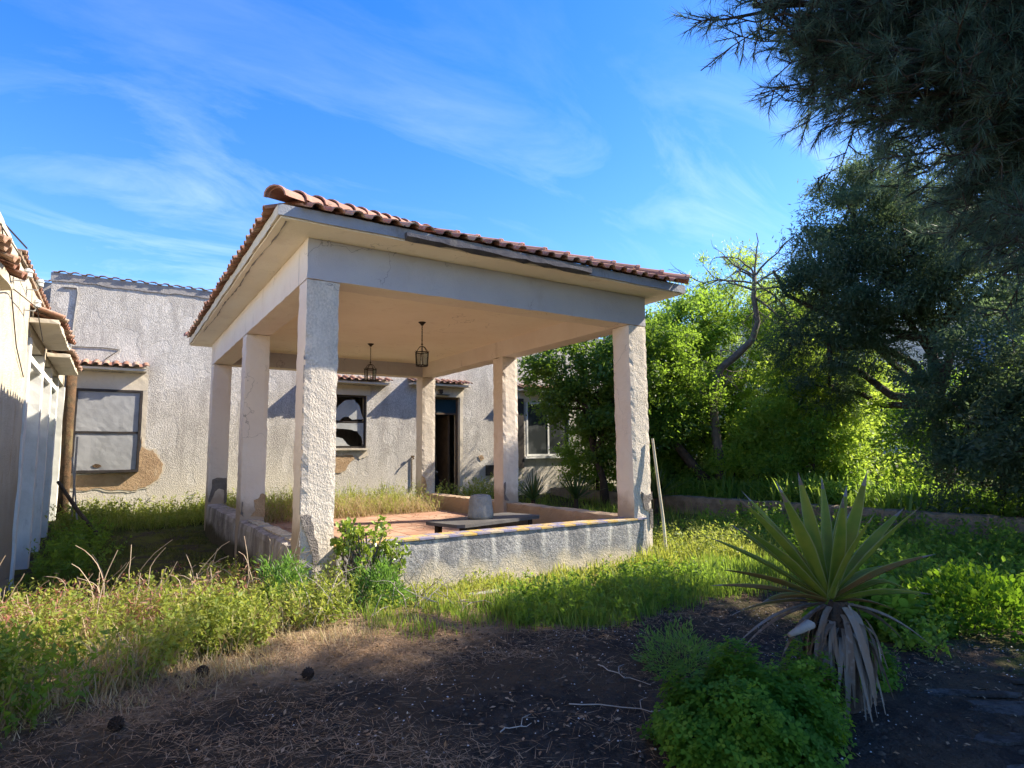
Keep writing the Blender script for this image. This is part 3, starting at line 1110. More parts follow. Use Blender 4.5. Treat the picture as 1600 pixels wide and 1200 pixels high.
mb = MB()
ol = [(-.78, -.30), (-.70, -.36), (.70, -.36), (.78, -.30), (.78, .30), (.70, .36), (-.70, .36), (-.78, .30)]
mb.prism([rotp(u, v, .635) for u, v in ol], (0, 0, .04))
mb.build('table_top', M['table_slab'], tab)
for u, v in ((-.62, -.24), (.62, -.24), (-.62, .24), (.62, .24)):
    mb = MB()
    mb.prism([rotp(u + a * .035, v + b * .035, .30) for a, b in ((-1, -1), (1, -1), (1, 1), (-1, 1))], (0, 0, .333))
    mb.build('leg', M['dark_metal'], tab)
mb = MB()
mb.prism([rotp(u, v, .56) for u, v in ((-.6, -.26), (.6, -.26), (.6, -.235), (-.6, -.235))], (0, 0, .074))
mb.build('apron', M['old_wood'], tab)
mb = MB()
mb.lathe((4.22, 7.30, .676), [(.150, 0), (.172, .012), (.175, .05), (.170, .10), (.163, .16), (.155, .22), (.146, .27), (.128, .305), (.09, .318), (.04, .312)], 26, 0, .028)
o = mb.build('concrete_block', M['concrete'], None, True)
setp(o, 'grey tapered concrete block standing on the low dark table', 'block')
pole = MB()
pole.tube([(6.70, 6.30, -.02), (6.68, 6.33, .6), (6.655, 6.40, 1.3), (6.64, 6.44, 1.74)], [.022, .021, .019, .017], 8)
setp(pole.build('leaning_pole', M['pale_pole']), 'long cream pole leaning against the right front column of the pavilion', 'pole')


# ------------------------------------------------------------------ the main house
def wall_open(mb, x0, x1, z0, z1, y, th, ops, mi=0):
    """wall in the XZ plane facing -Y with rectangular openings and reveals"""
    xs = sorted(set([x0, x1] + [v for o in ops for v in o[:2]]))
    zs = sorted(set([z0, z1] + [v for o in ops for v in o[2:4]]))
    for i in range(len(xs) - 1):
        for j in range(len(zs) - 1):
            a, b, c, d = xs[i], xs[i + 1], zs[j], zs[j + 1]
            mx, mz = (a + b) / 2, (c + d) / 2
            if any(o[0] < mx < o[1] and o[2] < mz < o[3] for o in ops): continue
            mb.quad((a, y, c), (b, y, c), (b, y, d), (a, y, d), mi)
            mb.quad((a, y + th, d), (b, y + th, d), (b, y + th, c), (a, y + th, c), mi)
    for o in ops:
        a, b, c, d = o[:4]
        mb.quad((a, y, c), (a, y, d), (a, y + th, d), (a, y + th, c), mi + 1)
        mb.quad((b, y, d), (b, y, c), (b, y + th, c), (b, y + th, d), mi + 1)
        mb.quad((a, y, d), (b, y, d), (b, y + th, d), (a, y + th, d), mi + 1)
        mb.quad((b, y, c), (a, y, c), (a, y + th, c), (b, y + th, c), mi + 1)
    mb.quad((x0, y, z1), (x1, y, z1), (x1, y + th, z1), (x0, y + th, z1), mi)
    mb.quad((x0, y, z0), (x0, y, z1), (x0, y + th, z1), (x0, y + th, z0), mi)
    mb.quad((x1, y, z1), (x1, y, z0), (x1, y + th, z0), (x1, y + th, z1), mi)


HY = 16.5
W1 = (-.76, .52, 1.2, 3.06)
W2 = (4.55, 5.89, 1.72, 3.18)
DR = (7.99, 8.82, .12, 3.24)
W3 = (11.27, 13.1, 1.44, 3.2)
house = thing('house', (6, HY, 0), 'long derelict house with grey stained roughcast wall, tiled window hoods and dark open doorway', 'house')
mb = MB()
wall_open(mb, -1.32, 16.5, -.3, 5.50, HY, .35, [W1, W2, DR, W3])
mb.build('front_wall', [M['house_roughcast'], M['lintel_plaster']], house)
mb = MB()
mb.box(-1.32, -.97, HY + .352, 23, -.3, 5.5)
mb.box(16.15, 16.5, HY + .352, 23, -.3, 5.5)
mb.box(-.968, 16.148, 22.7, 23, -.3, 5.5)
mb.box(-.968, 16.148, 19.2, 19.32, -.3, 5.3)
mb.box(6.6, 6.72, HY + .352, 19.198, -.3, 5.3)
mb.box(9.9, 10.02, HY + .352, 19.198, -.3, 5.3)
mb.build('rear_wall', M['annex_roughcast'], house)
mb = MB()
mb.add([(-1.30, HY + .02, 5.51), (16.48, HY + .02, 5.51), (16.48, 22.98, 6.1), (-1.30, 22.98, 6.1), (-1.30, HY + .02, 5.46), (16.48, HY + .02, 5.46), (16.48, 22.98, 5.46), (-1.30, 22.98, 5.46)],
       [(0, 1, 2, 3), (4, 7, 6, 5), (0, 4, 5, 1), (1, 5, 6, 2), (2, 6, 7, 3), (3, 7, 4, 0)])
mb.build('roof', M['soil_wall'], house)
mb = MB()
mb.box(-.968, 16.148, HY + .352, 22.7, -.3, .11)
mb.build('interior_floor', M['soil_wall'], house)
# mortar band under the coping with an uneven lower edge
mb = MB()
n = 150
xs = np.linspace(-1.34, 16.5, n)
lo = [5.42 + .012 * math.sin(i * .35) + random.uniform(-.018, .018) for i in range(n)]
vs = []
for i in range(n):
    vs += [(xs[i], HY - .025, lo[i]), (xs[i], HY - .03, 5.6), (xs[i], HY + .3, 5.6), (xs[i], HY + .001, lo[i] - .01)]
fs = []
for i in range(n - 1):
    for k in range(3):
        fs.append((4 * i + k, 4 * i + 4 + k, 4 * i + 5 + k, 4 * i + 1 + k))
fs.append((0, 1, 2, 3))
mb.add(vs, [f[::-1] for f in fs])
mb.build('mortar_band', M['mortar'], house)
for i in range(46):
    xx = -1.2 + i * .25
    put('roof_tile', ME_COPING, frame_m((xx, HY - .07, 5.602), (1, 0, 0), (0, math.cos(.2), math.sin(.2)), (0, -math.sin(.2), math.cos(.2))) @ jitter(.015, .03), house)


def awning(x0, x1, z, y, parent, depth=.38):
    mb = MB()
    mb.gbox(x0 + .03, x1 - .03, y - depth + .06, y - .002, z - .085, z - .02, .12, .004, 0, .008)
    aw = mb.build('window_hood', M['lintel_plaster'], parent)
    n = int(round((x1 - x0) / .2))
    w = (x1 - x0) / n
    s, c = math.sin(R(16)), math.cos(R(16))
    for i in range(n):
        o = link('hood_tile', ME_TILE, None, aw)
        o.matrix_basis = frame_m((x0 + (i + .5) * w, y - depth, z), (1, 0, 0), (0, c, s), (0, -s, c)) @ Matrix.Scale(.98, 4, (0, 1, 0)) @ jitter(.014, .03)
    return aw


awning(-.95, .60, 3.56, HY, house)
awning(4.3, 6.5, 3.56, HY, house)
awning(7.1, 9.06, 3.62, HY, house)
awning(10.9, 13.4, 3.62, HY, house)
# smooth plaster surrounds
for (a, b, c, d) in ((-.86, .62, 3.063, 3.45), (4.45, 5.99, 3.184, 3.45), (7.8, 8.95, 3.244, 3.52), (11.0, 13.2, 3.204, 3.5)):
    mb = MB()
    mb.gbox(a, b, HY - .012, HY + .05, c, d, .12, .003, 0, .006)
    mb.build('lintel', M['lintel_plaster'], house)
mb = MB()
mb.gbox(8.823, 8.93, HY - .012, HY + .05, .12, 3.243, .12, .003, 0, .006)
mb.build('door_jamb', M['lintel_plaster'], house)
mb = MB()
mb.gbox(.523, .62, HY - .010, HY + .05, 1.75, 3.06, .1, .003, 0, .006)
mb.build('window_jamb', M['lintel_plaster'], house)


# first window: two fogged grey panels in a dark box frame that stands out from the wall
def frame(mb, a, b, c, d, y0, y1, w):
    mb.box(a, a + w, y0, y1, c, d)
    mb.box(b - w, b, y0, y1, c, d)
    mb.box(a + w, b - w, y0, y1, d - w, d)
    mb.box(a + w, b - w, y0, y1, c, c + w)


mb = MB()
frame(mb, W1[0] + .004, W1[1] - .004, W1[2] + .004, W1[3] - .004, HY - .13, HY + .1, .05)
mb.box(W1[0] + .054, W1[1] - .054, HY - .115, HY - .06, 2.07, 2.11)
w1 = mb.build('window', M['window_frame'], house, label='closed grey two-panel window in a dark frame')
for c, d, mt in ((1.256, 2.068, 'grey_panel'), (2.112, 3.004, 'grey_panel')):
    mb = MB()
    mb.gbox(W1[0] + .056, W1[1] - .058, HY - .10, HY - .08, c, d, .1, .003, 0, .004)
    mb.build('pane', M[mt], w1)
patch('stain_patch', (W1[0], HY - .106, 0), *F_, [(.40, 1.36), (.46, 1.40), (.54, 1.38), (.58, 1.34), (.5, 1.31), (.43, 1.32)], .003, M['rust'], w1, .004)
# second window: broken, torn pale sheets left in the dark opening
mb = MB()
frame(mb, W2[0] + .004, W2[1] - .004, W2[2] + .004, W2[3] - .004, HY + .06, HY + .12, .045)
mb.box(W2[0] + .05, W2[1] - .05, HY + .07, HY + .11, 2.42, 2.46)
w2 = mb.build('window', M['window_frame'], house, label='broken window with torn pale sheets')
Q = ((1, 0, 0), (0, 0, 1))
patch('torn_sheet', (W2[0], HY + .085, 0), *Q, [(.4, 2.5), (.55, 2.86), (.75, 3.03), (1.0, 3.06), (1.15, 2.9), (1.22, 2.66), (1.28, 2.52), (.95, 2.5), (.85, 2.58), (.7, 2.56), (.6, 2.47)], .006, M['white_sheet'], w2)
patch('torn_sheet', (W2[0], HY + .08, 0), *Q, [(.05, 2.41), (1.28, 2.41), (1.28, 1.80), (1.22, 2.02), (1.1, 2.18), (.85, 2.24), (.5, 2.26), (.05, 2.30)], .006, M['white_sheet'], w2)
patch('torn_sheet', (W2[0], HY + .075, 0), *Q, [(.05, 1.77), (.05, 2.0), (.5, 2.02), (.7, 1.98), (.82, 1.84), (.9, 1.78)], .006, M['white_sheet'], w2)
mb = MB()
mb.gbox(W2[0] - .1, W2[1] + .03, HY - .09, HY + .04, 1.66, 1.715, .1, .003, 0, .006)
mb.build('sill', M['lintel_plaster'], w2)
# third window: white sliding frame, dark glass, mostly behind the lemon tree
mb = MB()
frame(mb, W3[0] + .004, W3[1] - .004, W3[2] + .004, W3[3] - .004, HY - .01, HY + .1, .06)
mb.box(12.15, 12.21, HY + .02, HY + .08, W3[2] + .064, W3[3] - .064)
w3 = mb.build('window', M['white_paint'], house, label='dark glazed window in a white frame')
for a, b in ((W3[0] + .065, 12.148), (12.212, W3[1] - .065)):
    mb = MB()
    mb.box(a, b, HY + .04, HY + .05, W3[2] + .065, W3[3] - .065)
    mb.build('pane', M['dark_glass'], w3)
mb = MB()
mb.box(10.72, 11.14, HY - .06, HY - .004, 1.05, 3.3)
mb.build('shutter', M['window_frame'], house, label='dark shutter folded back beside the window')
mb = MB()
mb.gbox(W3[0] - .1, W3[1] + .1, HY - .1, HY - .013, 1.36, 1.43, .15, .003, 0, .006)
mb.build('sill', M['white_paint'], w3)
# doorway: blue-green transom, opened leaf inside
mb = MB()
frame(mb, DR[0] + .003, DR[1] - .003, DR[2] + .003, DR[3] - .003, HY + .12, HY + .2, .05)
mb.box(DR[0] + .054, DR[1] - .054, HY + .13, HY + .19, 2.72, 2.77)
dfr = mb.build('door_frame', M['old_wood'], house)
mb = MB()
mb.box(DR[0] + .055, DR[1] - .055, HY + .15, HY + .165, 2.773, 3.18)
mb.build('transom_panel', M['blue_door'], dfr)
mb = MB()
mb.box(8.60, 8.655, HY + .36, HY + 1.1, .13, 2.7)
mb.build('door', M['old_wood'], house)
# fallen render, exposing tan plaster
def bare(outline, th, jit):
    cx_ = sum(p[0] for p in outline) / len(outline)
    cz_ = sum(p[1] for p in outline) / len(outline)
    big = [(cx_ + (p[0] - cx_) * 1.07 + random.uniform(-.012, .012), cz_ + (p[1] - cz_) * 1.09 + random.uniform(-.012, .012)) for p in outline]
    patch('plaster_rim', (0, HY - .004, 0), *F_, big, th * .5, M['lintel_plaster'], house, jit * 1.3)
    patch('bare_plaster', (0, HY - .004, 0), *F_, outline, th, M['bare_plaster'], house, jit)


bare([(.54, 1.95), (.56, 1.78), (.66, 1.70), (.80, 1.68), (.90, 1.52), (1.0, 1.36), (.98, 1.16), (.9, 1.0), (.72, .88), (.5, .80), (.28, .78), (-.2, .86), (-.55, .82), (-.76, .9), (-.76, 1.18), (.5, 1.19)], .012, .025)
bare([(4.9, 1.52), (5.5, 1.54), (5.56, 1.44), (5.4, 1.3), (5.34, 1.14), (5.2, 1.06), (4.85, 1.1)], .012, .02)
patch('bare_plaster', (0, HY - .004, 0), *F_, [(5.2, 1.5), (5.9, 1.66), (5.95, 1.52), (5.72, 1.42), (5.6, 1.52)], .010, M['lintel_plaster'], house, .02)
bare([(9.45, 1.45), (9.6, 1.5), (9.66, 1.38), (9.54, 1.3)], .010, .01)
# conduit and cable on the left, hose tap, bulkhead lamp, dark box for the vent hole
mb = MB()
mb.tube([(-1.1, HY - .02, 5.3), (-.86, HY - .02, 5.31), (-.84, HY - .022, 5.2), (-.87, HY - .02, 4.7), (-.90, HY - .02, 4.0), (-.88, HY - .02, 3.62)], .022, 6)
mb.build('conduit', M['concrete'], house)
mb = MB()
mb.tube([(-.9, HY - .014, 3.98), (-.3, HY - .014, 4.0), (.02, HY - .014, 3.98), (-.12, HY - .013, 3.86), (-.25, HY - .013, 3.74)], .009, 5)
mb.build('wall_cable', M['window_frame'], house)
mb = MB()
mb.tube([(7.25, HY, 1.45), (7.25, HY - .12, 1.45), (7.25, HY - .15, 1.40)], .018, 6)
mb.box(7.20, 7.30, HY - .09, HY - .06, 1.465, 1.50)
mb.tube([(7.25, HY - .02, .5), (7.25, HY - .02, 1.42)], .015, 6)
mb.build('tap', M['rust'], house)
mb = MB()
mb.lathe((8.14, HY - .10, 3.36), [(.02, .06), (.05, .055), (.065, .02), (.05, -.02), (.02, -.04)], 12)
mb.box(8.08, 8.2, HY - .12, HY - .013, 3.42, 3.45)
mb.box(8.02, 8.42, HY - .16, HY - .013, 3.29, 3.305)
mb.build('wall_lamp', M['window_frame'], house)
mb = MB()
mb.box(9.72, 10.05, HY - .07, HY - .004, .86, 1.18)
mb.build('dark_vent_box', M['window_frame'], house)
# set-back wing left of the house
wing = thing('rear_wing', (-2.5, 18, 0), 'low brown set-back wall between the house corner and the cream side building', 'building')
mb = MB()
mb.box(-5, -1.325, 17.6, 18.2, -.3, 5.62)
mb.build('wall', M['annex_roughcast'], wing)
for i in range(10):
    put('roof_tile', ME_COPING, frame_m((-3.7 + i * .25, 17.53, 5.63), (1, 0, 0), (0, math.cos(.2), math.sin(.2)), (0, -math.sin(.2), math.cos(.2))) @ jitter(.015, .03), wing)
# things just inside the doorway
bd = thing('covered_bundle', (8.25, 17.3, .11), 'dark covered bundle standing inside the open doorway', 'bundle')
mb = MB()
mb.lathe((8.22, 17.2, .115), [(.22, 0), (.26, .1), (.24, .4), (.2, .7), (.12, .86), (.1, .95), (.05, 1.0)], 14, 0, .12)
mb.build('cloth', M['dark_cloth'], bd, True)
mb = MB()
mb.tube([(8.1, 17.0, .95), (8.22, 17.08, 1.05), (8.36, 17.05, .98)], .02, 6)
mb.build('handle', M['grey_panel'], bd)
rb = MB()
rb.gbox(8.42, 8.58, 17.2, 17.5, .115, .75, .08, .006, 0, .01)
setp(rb.build('red_crate', M['rust']), 'dull red crate on end behind the dark bundle in the doorway', 'crate')

# ------------------------------------------------------------------ the side house on the left
side = thing('side_house', (-2, 11, 0), 'sunlit cream side building on the left with tile eave and glazed bays', 'house')
FX = -.95
RZ = 3.74


def wallx(mb, y0, y1, z0, z1, x, th, mi=0):
    mb.box(x - th, x, y0, y1, z0, z1, mi)


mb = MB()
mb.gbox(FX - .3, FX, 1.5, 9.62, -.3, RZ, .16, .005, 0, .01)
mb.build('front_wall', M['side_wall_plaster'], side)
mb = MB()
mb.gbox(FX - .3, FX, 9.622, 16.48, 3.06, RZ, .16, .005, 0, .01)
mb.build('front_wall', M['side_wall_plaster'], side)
mb = MB()
mb.box(-4.5, FX - .302, 1.5, 1.8, -.3, 3.7)
mb.box(-4.5, -4.2, 1.802, 16.4, -.3, 3.85)
mb.box(-4.198, FX - .302, 16.1, 16.4, -.3, 3.7)
mb.box(-2.6, -2.5, 9.2, 16.09, -.3, 3.06)
mb.build('rear_wall', M['lintel_plaster'], side)
mb = MB()
mb.add([(FX + .02, 8.15, RZ + .005), (FX + .02, 16.42, RZ + .005), (-4.5, 16.42, 4.0), (-4.5, 8.15, 4.0), (FX + .02, 8.15, RZ - .04), (FX + .02, 16.42, RZ - .04), (-4.5, 16.42, 3.9), (-4.5, 8.15, 3.9)],
       [(0, 1, 2, 3), (7, 6, 5, 4), (0, 4, 5, 1), (3, 2, 6, 7), (1, 5, 6, 2), (0, 3, 7, 4)])
mb.build('roof', M['soil_wall'], side)
rs, rc = math.sin(R(19)), math.cos(R(19))
for i in range(41):
    yy = 16.3 - i * .2
    put('roof_tile', ME_TILE, frame_m((FX + .045, yy, RZ + .005), (0, 1, 0), (-.995, 0, .10), (.10, 0, .995)) @ Matrix.Scale(.6, 4, (0, 1, 0)) @ jitter(.015, .03), side)
# hood slabs with tiles over the bays and the nearer door
for (a, b, z) in ((9.4, 11.75, 3.20), (11.9, 14.6, 3.12), (3.6, 5.42, 2.70)):
    mb = MB()
    mb.gbox(FX + .002, -.64, a, b, z, z + .07, .1, .006, 0, .014)
    hd = mb.build('hood', M['lintel_plaster'], side)
    n = int((b - a) / .2)
    for i in range(n):
        o = link('hood_tile', ME_TILE, None, hd)
        o.matrix_basis = frame_m((-.60, a + .1 + i * (b - a) / n, z + .085), (0, 1, 0), (-rc, 0, rs), (rs, 0, rc)) @ jitter(.02, .03)
# piers, transoms, glazing of the bays
for ya, yb in ((9.64, 9.86), (11.35, 11.6), (12.85, 13.1), (14.3, 14.55), (16.2, 16.45)):
    mb = MB()
    mb.gbox(-1.22, FX + .02, ya, yb, -.2, 3.055, .12, .003, 0, .008)
    mb.build('pier', M['white_paint'], side)
mb = MB()
mb.box(-1.0, -.94, 9.864, 11.346, 2.78, 2.86)
mb.box(-1.0, -.94, 11.604, 12.846, 2.78, 2.86)
mb.box(-1.0, -.94, 13.104, 14.296, 2.78, 2.86)
mb.build('transom', M['white_paint'], side)
for ya, yb, mt in ((9.864, 11.346, 'white_paint'), (11.604, 12.846, 'white_paint'), (13.104, 14.296, 'green_frame'), (14.554, 16.196, 'green_frame')):
    mb = MB()
    ym = (ya + yb) / 2
    for q0, q1 in ((ya, ym - .004), (ym + .004, yb)):
        mb.box(-1.16, -1.10, q0, q0 + .06, .05, 3.05)
        mb.box(-1.16, -1.10, q1 - .06, q1, .05, 3.05)
        mb.box(-1.16, -1.10, q0 + .06, q1 - .06, .05, .2)
        mb.box(-1.16, -1.10, q0 + .06, q1 - .06, 2.97, 3.05)
    gd = mb.build('glazed_door', M[mt], side)
    for q0, q1 in ((ya, ym - .004), (ym + .004, yb)):
        mb = MB()
        mb.box(-1.135, -1.125, q0 + .062, q1 - .062, .202, 2.968)
        mb.build('pane', M['dusty_glass'], gd)
# insulators and wiring on the facade
for yy, zq in ((9.0, 3.52), (8.9, 3.25), (7.9, 3.36)):
    mb = MB()
    mb.tube([(FX, yy, zq), (FX + .10, yy, zq), (FX + .12, yy, zq + .05)], .008, 5)
    mb.lathe((FX + .12, yy, zq + .04), [(.02, 0), (.038, .01), (.034, .05), (.045, .06), (.03, .09), (.01, .10)], 10)
    mb.build('insulator', M['porcelain'], side)
mb = MB()
for pts in ([(FX + .02, 5.0, 3.7), (FX + .03, 6.5, 3.55), (FX + .12, 9.0, 3.56)], [(FX + .02, 6.4, 2.9), (FX + .05, 7.6, 3.2), (FX + .12, 8.9, 3.29), (FX + .14, 9.6, 3.0)],
            [(FX + .02, 6.8, 3.6), (FX + .015, 7.6, 3.3), (FX + .015, 8.4, 2.75), (FX + .015, 9.2, 2.5)]):
    mb.tube(pts, .006, 5)
mb.build('wall_wire', M['window_frame'], side)
cb = MB()
cpts = [Vector((-.93, 8.6, 3.9)).lerp(Vector((-3.0, 8.2, 7.6)), f / 10) - Vector((0, 0, .9 * math.sin(math.pi * f / 10) * .5)) for f in range(11)]
cb.tube(cpts, .010, 5)
setp(cb.build('overhead_cable', M['window_frame']), 'black overhead cable rising from the tile eave of the cream side building', 'cable')
# loose lumber leaning in the corner
pl = MB()
pl.gbox(-.62, -.585, 14.86, 15.0, .12, 1.95, .1, .003, 0, .004)
o = pl.build('wooden_plank', M['grey_wood'])
setp(o, 'pale weathered plank leaning upright beside the rusty post in the far left corner', 'plank', 'planks leaning in the corner')
o2 = o.copy()
col.objects.link(o2)
o2.matrix_basis = Matrix.Translation((.13, -.22, -.02)) @ Matrix.Translation((-.6, 14.9, .1)) @ Matrix.Rotation(R(-7), 4, 'Y') @ Matrix.Scale(.8, 4) @ Matrix.Translation((.6, -14.9, -.1))
o2['label'] = 'shorter pale plank tilted in front of the upright plank in the left corner'
ps = MB()
ps.tube([(-.82, 15.9, -.1), (-.80, 15.9, 1.2), (-.82, 15.92, 2.3), (-.80, 15.9, 3.4)], [.10, .095, .10, .09], 12)
setp(ps.build('rusty_post', M['rust'], None, True), 'thick rust brown post standing between side building and grey window', 'post')
sk = MB()
sk.tube([(-.78, 13.6, 1.12), (-.45, 13.2, .62), (-.10, 12.9, .18)], [.03, .034, .03], 7)
setp(sk.build('wooden_pole', M['old_wood']), 'dark wooden pole slanting from the side building down to the grass', 'pole')

# ------------------------------------------------------------------ low garden wall on the right
gw = thing('garden_wall', (12, 6, 0), 'low mossy retaining wall along the planted bed at right', 'wall')
mb = MB()
yy = -3.0
while yy < 15.8:
    l = random.uniform(2.4, 3.2)
    y2 = min(yy + l, 16.3)
    mb.gbox(11.95 + random.uniform(-.015, .015), 12.25, yy, y2 - .004, -.3, .44 + random.uniform(-.03, .02), .12, .014, 0, .03)
    yy = y2
mb.build('wall', M['garden_wall_plaster'], gw)


# ------------------------------------------------------------------ vegetation tools
def basis_from(d, twist):
    d = d / np.linalg.norm(d, axis=1, keepdims=True)
    ref = np.where(np.abs(d[:, 2:3]) > .95, np.array([[1., 0, 0]]), np.array([[0, 0, 1.]]))
    s = np.cross(d, ref)
    s /= np.linalg.norm(s, axis=1, keepdims=True)
    n = np.cross(s, d)
    c, q = np.cos(twist)[:, None], np.sin(twist)[:, None]
    return d, s * c + n * q, n * c - s * q


def inst(C, D, S, tmpl, faces, twist=None, var=None):
    """instances of a small leaf: local x along D, y across, z normal"""
    n = len(C)
    if twist is None: twist = rng.uniform(-1.2, 1.2, n)
    d, s, w = basis_from(D, twist)
    S = np.broadcast_to(np.asarray(S, float), (n,))
    tm = np.asarray(tmpl, float)
    V = C[:, None, :] + S[:, None, None] * (tm[None, :, 0:1] * d[:, None, :] + tm[None, :, 1:2] * s[:, None, :] + tm[None, :, 2:3] * w[:, None, :])
    F = np.asarray(faces)[None] + (np.arange(n) * len(tm))[:, None, None]
    if var is None: var = rng.uniform(0, 1, n)
    return V.reshape(-1, 3), F.reshape(-1, F.shape[-1]), np.repeat(var, len(tm))


LEAF = ([(0, 0, 0), (.45, .22, .05), (1, 0, -.05), (.45, -.22, .05)], [(0, 2, 1), (0, 3, 2)])
LEAFW = ([(0, 0, 0), (.4, .30, .06), (.8, .2, .03), (1, 0, -.06), (.8, -.2, .03), (.4, -.30, .06)], [(0, 3, 1), (1, 3, 2), (0, 5, 3), (5, 4, 3)])
NARROW = ([(0, 0, 0), (.4, .11, .03), (1, 0, -.06), (.4, -.11, .03)], [(0, 2, 1), (0, 3, 2)])
_tre = []
_trf = []
for k in range(3):
    a = k * 2.094
    ca, sa = math.cos(a), math.sin(a)
    b = len(_tre)
    for u, v, w in ((0, 0, 0), (.55, .34, .05), (.98, .25, .10), (.82, 0, .02), (.98, -.25, .10), (.55, -.34, .05)):
        _tre.append((u * ca - v * sa, u * sa + v * ca, w))
    _trf += [(b, b + 3, b + 1), (b + 1, b + 3, b + 2), (b, b + 5, b + 3), (b + 5, b + 4, b + 3)]
TREFOIL = (_tre, _trf)


def sphere_pts(n):
    v = rng.normal(size=(n, 3))
    return v / np.linalg.norm(v, axis=1, keepdims=True)


def branch_path(a, b, k=5, wob=.12, sag=0.0):
    a, b = np.array(a, float), np.array(b, float)
    L = np.linalg.norm(b - a)
    out = []
    for i in range(k + 1):
        f = i / k
        p = a + (b - a) * f
        if 0 < i < k: p = p + rng.normal(0, wob * L / k, 3)
        p = p + np.array([0, 0, -sag * math.sin(math.pi * f)])
        out.append(tuple(p))
    return out


def crown_tree(name, label, cat, base, trunk, blobs, nclump, nleaf, lsize, leafmat_, tmpl=LEAF, clump_r=.38, bark='bark', trunk_r=.14, up=.2, group=None, shell=.55, limbs=10, droop=-.15, seed=0, vbias=0):
    global rng
    rng = np.random.default_rng(100 + seed)
    T = thing(name, base, label, cat, group)
    mb = MB()
    tp = [tuple(base)] + [tuple(p) for p in trunk]
    rr = [trunk_r * (1 - .55 * i / (len(tp) - 1)) for i in range(len(tp))]
    rr[0] *= 1.25
    mb.tube(tp, rr, 9)
    vol = np.array([b[3] * b[4] * b[5] if len(b) > 4 else b[3] ** 3 for b in blobs]) ** .7
    pick = rng.choice(len(blobs), nclump, p=vol / vol.sum())
    bl = np.array([(b[0], b[1], b[2]) + ((b[3],) * 3 if len(b) == 4 else tuple(b[3:6])) for b in blobs])
    d = sphere_pts(nclump)
    r = rng.uniform(shell, 1.0, nclump) ** .6
    # uneven outline: radius modulated with direction
    mod = 1 + .22 * np.sin(d[:, 0] * 5 + pick * 2.1) * np.sin(d[:, 2] * 4.3 + pick) + .16 * np.sin(d[:, 1] * 9 + d[:, 2] * 7 + pick)
    CC = bl[pick, :3] + d * bl[pick, 3:] * (r * mod)[:, None]
    keep = CC[:, 2] > .25
    CC, pk, dd = CC[keep], pick[keep], d[keep]
    # limbs to the blob centres and a share of the clumps
    top = np.array(tp[-1])
    tparr = np.array(tp)
    for b in bl:
        i = max(1, int(len(tp) * rng.uniform(.45, .95)))
        i = min(i, len(tp) - 1)
        st = tparr[i]
        mb.tube(branch_path(st, b[:3] + (b[:3] - st) * .15, 5, .35), list(np.linspace(trunk_r * .5, trunk_r * .16, 6)), 6)
    for q in rng.choice(len(CC), min(limbs, len(CC)), replace=False):
        b = bl[pk[q]]
        mb.tube(branch_path(b[:3], CC[q], 4, .3), list(np.linspace(trunk_r * .2, .006, 5)), 4, cap=False)
    mb.build('trunk', M[bark], T, True)
    n = nleaf
    cs = rng.choice(len(CC), n)
    crs = rng.uniform(.6, 1.35, len(CC)) * clump_r
    off = rng.normal(0, .5, (n, 3)) * crs[cs][:, None] * np.array([1, 1, .75])
    C = CC[cs] + off
    D = sphere_pts(n) * .8 + dd[cs] * .6 + np.array([0, 0, up + droop])
    cv = rng.uniform(0, 1, len(CC))
    var = np.clip(.55 * cv[cs] + .45 * rng.uniform(0, 1, n) + vbias, 0, 1)
    V, Fc, va = inst(C, D, lsize * rng.uniform(.6, 1.25, n), *tmpl, var=var)
    link('crown', np_mesh('crown', V, Fc, va), M[leafmat_], T)
    return T


# ------------------------------------------------------------------ trees
crown_tree('oak_tree', 'large dark small-leaved evergreen tree rising at right above the garden wall', 'tree',
           (15.6, 6.2, .35), [(15.5, 6.3, 1.4), (15.3, 6.2, 2.6), (15.2, 6.2, 4.0)],
           [(14.4, 7.9, 5.0, 1.3), (14.6, 7.0, 6.4, 1.5), (14.8, 6.4, 6.9, 1.6), (14.7, 6.6, 5.3, 1.4), (14.9, 5.4, 5.4, 1.5), (14.4, 7.3, 4.0, 1.0), (14.2, 4.2, 2.3, 1.2), (16.3, 7.2, 6.3, 1.6), (14.8, 7.2, 7.5, 1.1), (14.2, 8.7, 4.2, .9), (15.4, 4.8, 5.2, 1.3), (14.7, 8.3, 3.1, .9), (13.9, 8.6, 5.6, .8), (14.2, 8.0, 6.3, .8)],
           700, 135000, .125, 'oak_leaf', NARROW, .38, 'bark', .22, .1, shell=.35, limbs=80, seed=1)
crown_tree('lime_green_tree', 'tall feathery yellow-green tree glowing behind the bare tree', 'tree',
           (16.6, 13.4, .35), [(16.5, 13.4, 1.8), (16.4, 13.3, 3.6), (16.4, 13.2, 5)],
           [(16.2, 13.4, 5.7, 1.6), (17.0, 12.6, 6.7, 1.5), (16.0, 13.9, 3.8, 1.7), (17.5, 12.0, 4.9, 1.7), (16.8, 13.0, 2.4, 1.7)],
           380, 48000, .14, 'lime_leaf', NARROW, .34, 'bark', .15, .1, shell=.3, limbs=30, seed=2)
crown_tree('lime_green_tree', 'rounded yellow-green tree just right of the bare trunk, lit from behind', 'tree',
           (17.8, 11.0, .35), [(17.7, 11.0, 1.6), (17.6, 10.9, 3.2)],
           [(17.4, 10.9, 5.2, 1.5), (17.3, 10.4, 3.4, 1.7), (17.8, 11.6, 5.9, 1.4), (17.0, 9.4, 3.6, 1.5), (17.0, 11.2, 2.0, 1.5)],
           340, 44000, .14, 'lime_leaf', NARROW, .34, 'bark', .13, .1, shell=.3, limbs=30, seed=3)
